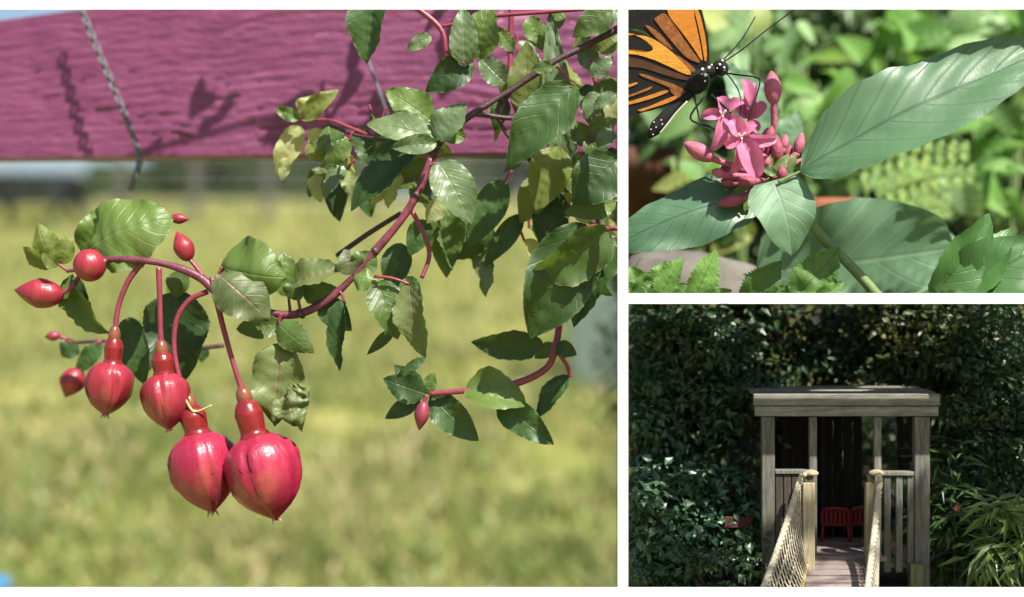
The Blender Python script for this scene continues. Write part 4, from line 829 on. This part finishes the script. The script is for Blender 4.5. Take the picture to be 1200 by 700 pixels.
for a, c in ((948.5, 957.5), (1024.5, 1033)): pbox('door_post', a, 488.5, c, 652, HY+.004, .03, tw, hut)
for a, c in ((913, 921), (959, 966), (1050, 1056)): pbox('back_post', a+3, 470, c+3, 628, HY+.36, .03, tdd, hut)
for z, a, c, m in ((551, 908.5, 948, tw), (553, 1033.5, 1071.5, tw)): pbox('handrail', a, z, c, z+5, HY-.004, .045, m, hut)
for a, c in ((1036, 1044), (1050, 1058), (1063.5, 1071)): pbox('slat', a, 558.5, c, 673+random.uniform(-2, 3), HY+.004, .012, tw, hut)
for a, c in ((909, 917.5), (918.5, 927), (928, 936), (937, 945)): pbox('slat', a, 556.5, c, 655, HY+.004, .012, td, hut)
pbox('bottom_rail', 908.5, 640, 948, 646, HY+.02, .02, td, hut); pbox('bottom_rail', 1033.5, 660, 1071.5, 666, HY+.02, .02, tw, hut)
pbox('foot_post', 1067, 662, 1083, 720, HY-.05, .045, timber('mossy_post', (.08, .09, .05), (.2, .22, .12), stretch=(5, 5, .7)), hut)
for k in range(8): box('floor_board', (P(948, 0, HY).x-.06, HY+.0+.066*k, zf-.02), (P(1020, 0, HY).x+.06, HY+.063+.066*k, zf-.002*(k % 2)), tdk, hut, .002)
for a in (940, 1022): pbox('floor_joist', a, 657, a+9, 700, HY+.03, .3, td, hut)
for k in range(9): pbox('shade_board', 908+11.5*k, 474, 918.5+11.5*k, 640, HY+.40+.003*(k % 2), .012, tdd, hut)  # dark boards added in place of the shade at the hut's back
# chairs
redm = plain('red_plastic', (.20, .012, .010), .5, .2, 12, .1)
def chair(label, px, y, w, rz):
    c = P(px, 0, y); b = Vector((c.x, y, zf+.001)); t = thing('plastic_chair', label, 'chair', b, 'red chairs inside the hut')
    h = U(38, y); s = U(w*1.1, y); rot = Matrix.Rotation(rz, 3, 'Z')
    def pt_(x, yy, z): return b+rot @ Vector((x*s, yy*s, z*h))
    mesh('seat', *beamgeo(pt_(0, -.45, .5), pt_(0, .4, .5), s*.95, h*.06, .001), redm, t, smooth=False)
    g = [tubegeo([pt_(-.48, .42, .5), pt_(-.45, .5, .95), pt_(-.2, .55, 1.03), pt_(.2, .55, 1.03), pt_(.45, .5, .95), pt_(.48, .42, .5)], s*.06, 6, 5)]
    mesh('back_frame', *join(g), redm, t)
    for k in range(5): mesh('back_slat', *beamgeo(pt_(-.32+.16*k, .43, .5), pt_(-.32+.16*k, .54, 1.0), s*.1, s*.03, .0005, (0, 1, 0)), redm, t, smooth=False)
    for q in (-1, 1):
        tube('arm', [pt_(q*.48, .45, .75), pt_(q*.52, 0, .76), pt_(q*.5, -.4, .72), pt_(q*.48, -.42, .5)], s*.05, redm, t, 6, 4)
        for r in (-1, 1): tube('leg', [pt_(q*.45, r*.4, .5), pt_(q*.5, r*.48, 0)], [s*.06, s*.045], redm, t, 6, 2)
chair('red plastic chair inside the hut in full view of the bridge', 979, HY+.34, 29, R(172)); chair('red plastic chair inside the hut half hidden behind a bridge post', 1008, HY+.36, 29, R(188))
# bridge
rope = plain('pale_hemp_rope', (.52, .47, .36), .9, .35, 60, .7, .15, stretch=(1, 1, 2)); ropey = plain('golden_rope', (.42, .33, .12), .9, .35, 60, .7, .15)
br = thing('rope_bridge', 'narrow plank bridge with sagging rope netting sides leading to the hut', 'bridge', P(980, 700, 4.9))
def deckpt(t, s):   # t 0 hut .. 1 near, s -1 left .. 1 right
    y = HY-.012-.25*t; z = zf-.012-.06*t-.17*t*t; cx = P(984, 0, HY).x-.075*t; return Vector((cx+s*(.101+.012*t), y, z))
NP = 9
for k in range(NP):
    a = (k+.07)/NP; b = (k+.89)/NP; V = []
    for q in (a, b):
        for s in (-1, 1):
            for dz in (0, -.014): V.append(deckpt(q, s*(1+.03*random.uniform(-1, 1)))+Vector((0, 0, dz+.003*random.uniform(-.5, .5))))
    mesh('plank', V, [(0, 4, 6, 2), (1, 3, 7, 5), (0, 2, 3, 1), (4, 5, 7, 6), (0, 1, 5, 4), (2, 6, 7, 3)], tdk, br, smooth=False)
for s, (a0, a1, cp) in ((-1, (941, 955, 950)), (1, (1015, 1027, 1027))):
    po = pbox('bridge_post', a0, 566, a1, 690, HY-.065, .04, tp, br)
    pbox('post_neck', a0+1.5, 558, a1-1.5, 566.5, HY-.061, .032, td, po, .001)
    c = P(cp, 555, HY-.045); V, F = ellgeo(c, (0, 0, U(4.6)), U(9.5), U(9.5), 10, 18); V = [Vector((v.x, v.y, max(v.z, c.z-U(2)))) for v in V]
    mesh('post_cap', V, F, tp, po)
    H0 = P(*((938, 562) if s < 0 else (1031, 566)), HY-.06); H1 = P(*((893, 694) if s < 0 else (1016, 694)), 4.86)
    hp = lambda t: H0.lerp(H1, t)+Vector((0, 0, -.012*math.sin(3.14*t)))
    pts = [hp(k/10) for k in range(11)]
    g = []
    for ph in range(3):   # three twisted strands
        q = []
        sp = spline(pts, 8)
        for i, p in enumerate(sp):
            a = i*.62+ph*2.094; q.append(p+Vector((math.cos(a), 0, math.sin(a)*.8))*U(1.9))
        g.append(tubegeo(q, U(2.3), 6, 1))
    mesh('handrail_rope', *join(g), rope, br)
    tube('post_lashing', [P(cp-(6 if s < 0 else -3), 556, HY-.09), H0+Vector((0, -.01, .012)), H0], U(2.6), rope, br, 8, 4)
    g = []; n = 20; bp_ = lambda t: deckpt(min(1, t), s*1.04)+Vector((.045*t**.5 if s > 0 else 0, 0, .004))
    for i in range(-3, n+1):
        for d in (0, 3):
            ta, tb_ = (i+d)/n, (i+3-d)/n
            if min(ta, tb_) < -.001 or max(ta, tb_) > 1.001: continue
            A1 = hp(ta); B1 = bp_(tb_); m_ = A1.lerp(B1, .5)+Vector((s*.012, 0, -.004)); g.append(tubegeo([A1, m_, B1], U(.85), 5, 4))
    for f_ in (.33, .66): g.append(tubegeo([hp(k/10).lerp(bp_(k/10), f_)+Vector((s*.010, 0, -.003)) for k in range(11)], U(.9), 5, 3))
    mesh('rope_netting', *join(g), rope, br)
    tube('edge_rope', [bp_(k/10)+Vector((0, 0, .006)) for k in range(11)], U(1.8), ropey, br, 7, 3)
for s in (-1, 1):
    e = deckpt(.97, s*.9); mesh('support_post', *boxgeo((e.x-.015, e.y-.015, GZ-.1), (e.x+.015, e.y+.015, e.z-.016), .002), td, br, smooth=False)
# small red board and red blossom in the undergrowth
t = thing('red_board', 'dim red board half hidden in the holly shrubs beside the hut', 'board', P(866, 690, 5.2))
pbox('panel', 849, 606, 882, 619, 5.2, .012, plain('faded_red_paint', (.07, .010, .009), .8), t); pbox('stake', 863, 600, 867, 760, 5.213, .012, td, t)
# ---- shrubs and trees
def dark(name, c, var=.45, rough=.38): return leafmat(name, c, (.1, .1, .1), tuple(q*1.3 for q in c), rough, .22, island=True, var=var, spec=.6)
G1 = dark('holly_green_leaf', (.028, .066, .028)); G2 = dark('bluish_green_leaf', (.034, .088, .044)); G3 = dark('olive_green_leaf', (.045, .065, .016)); G4 = dark('fresh_green_leaf', (.045, .10, .03), .4)
trunkm = plain('dark_trunk_bark', (.05, .042, .034), .9, .4, 18, .6, .2, stretch=(3, 3, .6))
def low(p): return (p[:, 2] < -.035) & (p[:, 0] > .035) & (p[:, 1] > FY+.05)
def tree(name, label, cat, px, y, box_, n, size, mat, asp=.45, clumps=40, seed=0, sp=(.12, .12, .08), group='trees and shrubs around the hut', droop=.2, keep=low, up=.6, limbs=16):
    rs = np.random.default_rng(900+seed); b = Vector(((px-730)*y/K, y, GZ-.04)); t = thing(name, label, cat, b, group)
    x0, x1, p0, p1, d0, d1 = box_; C = []
    for k in range(clumps):
        yy = y+rs.uniform(d0, d1); C.append(tuple(P(rs.uniform(x0, x1), rs.uniform(p0, p1), yy)))
    C = [(max(c[0], .05), c[1], c[2]) for c in C]
    foliage('crown', t, mat, C, n, sp, size, asp, rs, up=up, droop=droop, keep=keep)
    topz = max(c[2] for c in C); g = [tubegeo([b, b+Vector((rs.uniform(-.04, .04), 0, (topz-b.z)*.5)), Vector((b.x+rs.uniform(-.08, .08), b.y, min(topz, -.05)))], [.03, .02, .008], 8, 4, .3)]
    for c in C[:limbs]:
        z0 = b.z+(c[2]-b.z)*rs.uniform(.3, .7); s0 = Vector((b.x, b.y, z0)); e = Vector(c); g.append(tubegeo([s0, s0.lerp(e, .55)+Vector((0, 0, .03)), e], [.011, .003], 5, 3))
    mesh('trunk', *join(g), trunkm, t); return t
T = tree
T('dark_tree', 'dense dark tree filling the gap between white mullion and hut roof', 'tree', 800, 5.6, (735, 880, 350, 520, -.2, .25), 9500, .036, G1, clumps=70, seed=1)
T('dark_tree', 'dark leafy tree directly above the hut roof', 'tree', 940, 5.85, (850, 1030, 350, 480, -.2, .25), 9000, .036, G1, clumps=66, seed=2)
T('dark_tree', 'olive tinged tree above the sunlit end of the hut roof', 'tree', 1075, 5.75, (1010, 1140, 350, 470, -.2, .25), 8500, .034, G3, clumps=60, seed=3)
T('dark_tree', 'small leaved dark tree standing above the lance leaved shrubs', 'tree', 1165, 5.45, (1110, 1230, 350, 560, -.2, .25), 9500, .033, G1, clumps=70, seed=4)
T('dark_tree', 'tree wall of deep shade behind the hut posts', 'tree', 990, 6.6, (880, 1120, 470, 650, -.2, .3), 6000, .045, G1, clumps=60, seed=5)
T('dark_tree', 'deep shaded tree behind the glossy holly shrubs', 'tree', 790, 6.6, (735, 900, 480, 690, -.2, .3), 6000, .045, G1, clumps=60, seed=6)
T('dark_tree', 'deep shaded tree behind the lance leaved shrub', 'tree', 1150, 6.6, (1080, 1240, 520, 690, -.2, .3), 5000, .045, G1, clumps=50, seed=7)
T('holly_shrub', 'bluish green shrub with glossy leaves around the dim red board', 'shrub', 830, 5.35, (770, 890, 540, 640, -.12, .15), 3600, .034, G2, .6, clumps=34, seed=8, sp=(.10, .08, .045))
T('holly_shrub', 'glossy shrub brushing the white mullion below mid height', 'shrub', 762, 5.3, (735, 800, 560, 690, -.12, .15), 3400, .034, G2, .6, clumps=32, seed=9, sp=(.09, .08, .05))
T('holly_shrub', 'shaded shrub spray beside the upper white mullion', 'shrub', 752, 5.5, (735, 790, 420, 540, -.1, .12), 2600, .036, G2, .5, clumps=26, seed=10, sp=(.10, .08, .05))
T('holly_shrub', 'low dark shrub at the foot of the broad rope netting', 'shrub', 845, 5.2, (790, 890, 640, 700, -.1, .15), 1800, .032, G1, .6, clumps=24, seed=11, sp=(.09, .08, .05))
T('leafy_branch_tree', 'slim tree with leafy spray hanging over the shaded roof corner', 'tree', 868, 5.5, (850, 905, 430, 470, -.15, .1), 900, .032, G2, .5, clumps=12, seed=12, sp=(.08, .06, .03))
T('lance_leaf_shrub', 'shrub with long narrow leaves beside the mossy foot post of the hut', 'shrub', 1135, 5.3, (1098, 1185, 530, 680, -.1, .15), 1500, .085, G4, .16, clumps=26, seed=13, sp=(.10, .08, .06), up=.9)
T('lance_leaf_shrub', 'shrub with narrow drooping leaves in a painted sunlit tone beyond the red blossom', 'shrub', 1185, 5.05, (1165, 1225, 595, 665, -.12, .12), 520, .095, dark('sunlit_tone_lance_leaf', (.12, .19, .06), .3), .17, clumps=14, seed=14, sp=(.09, .08, .05), up=.9)  # sunlight on these leaves is put partly into a lighter leaf colour
T('lance_leaf_shrub', 'dim narrow leaved shrub in shade behind the bright lance leaved shrub', 'shrub', 1215, 5.5, (1110, 1240, 560, 700, -.1, .2), 1600, .08, G1, .17, clumps=28, seed=15, sp=(.12, .08, .06), up=.9)
# tree row behind everything, lit from above
T('woodland_tree', 'sunlit olive woodland tree beyond the dark trees near the white mullion', 'tree', 790, 9.4, (700, 900, 350, 560, -.3, .4), 3500, .075, G3, clumps=50, seed=16, sp=(.25, .2, .2), keep=None)
T('woodland_tree', 'sunlit olive woodland tree glimpsed through leaf gaps above the hut roof', 'tree', 980, 9.4, (880, 1080, 350, 560, -.3, .4), 3500, .075, G3, clumps=50, seed=17, sp=(.25, .2, .2), keep=None)
T('woodland_tree', 'sunlit olive woodland tree far behind the lance leaved shrubs', 'tree', 1160, 9.4, (1060, 1280, 350, 560, -.3, .4), 3500, .075, G3, clumps=50, seed=18, sp=(.25, .2, .2), keep=None)
t = thing('red_blossom', 'tiny red blossom on a thin stalk among the lance leaved shrubs', 'flower', Vector((P(1122, 0, 5.12).x, 5.12, GZ)))
tube('stalk', [Vector((P(1122, 0, 5.12).x, 5.12, GZ-.02)), P(1118, 640, 5.12), P(1121, 597, 5.12)], [.003, .0015], trunkm, t, 6, 4)
for a in range(5): leaf(t, (1121, 596), (1121+4*math.cos(a*1.26+.4), 596-4*math.sin(a*1.26+.4)), 3.5, 5.1, plain('red_petal', (.28, .025, .03), .6), name='petal', nu=7, nv=5, curl=.5)
# ---- unseen tree added right of the viewer to shade the hut bay
def shade_keep(p):
    k = (4.95-p[:, 1])/(-SUN.y); hx_ = p[:, 0]-SUN.x*k; hz = p[:, 2]-SUN.z*k
    px = 730+hx_*K/4.95; py = 350-hz*K/4.95; r = np.random.default_rng(5).random(len(p)); kp = np.ones(len(p))
    kp[(px > 875) & (px < 1055) & (py > 520)] = .05
    kp[(px > 1128) & (px < 1270) & (py > 540)] = .05
    kp[(px > 1075) & (px < 1110) & (py > 440) & (py < 480)] = .1
    hole = np.array([mnoise.noise((a*.03, b*.03, 3.1)) for a, b in zip(px, py)]); kp[hole > .15] *= .15
    k2 = (FY-p[:, 1])/(-SUN.y); qx = 730+(p[:, 0]-SUN.x*k2)*K/FY; qy = 350-(p[:, 2]-SUN.z*k2)*K/FY
    fine = np.array([mnoise.noise((a*.09, b*.09, 7.7)) for a, b in zip(px, py)]); kp[fine > .2] *= .12
    kp[(qy < 425) | (qy > 630) | (qx < 785)] = 0
    vis = (p[:, 0] < .2819*p[:, 1]+.08) & (p[:, 2] < .21*p[:, 1]+.08)
    return (r < kp) & ~vis
st = thing('added_shade_tree', 'unseen broad leafy tree added to shade the hut bay', 'tree', (3.4, 2.9, lawn_z(2.9)))
rs = np.random.default_rng(77); SC = []
for k in range(230):
    q = Vector((rs.uniform(-.05, 1.9), 4.72, rs.uniform(-1.15, .0))); SC.append(tuple(q+SUN*rs.uniform(2.8, 3.6)))
foliage('crown', st, G4, SC, 9000, (.10, .10, .08), .09, .55, rs, keep=shade_keep)
g = [tubegeo([(3.4, 2.9, lawn_z(2.9)-.1), (3.4, 2.9, -1), (3.38, 2.95, 1.0), (3.25, 2.95, 2.7)], [.16, .12, .09, .05], 10, 6, .2)]
for c in [q for q, k_ in zip(SC, shade_keep(np.array(SC))) if k_][:14]: g.append(tubegeo([(3.3, 2.95, 2.5), Vector((3.3, 2.95, 2.5)).lerp(Vector(c), .5)+Vector((0, 0, .12)), c], [.02, .004], 5, 3))
mesh('trunk', *join(g), bark, st)
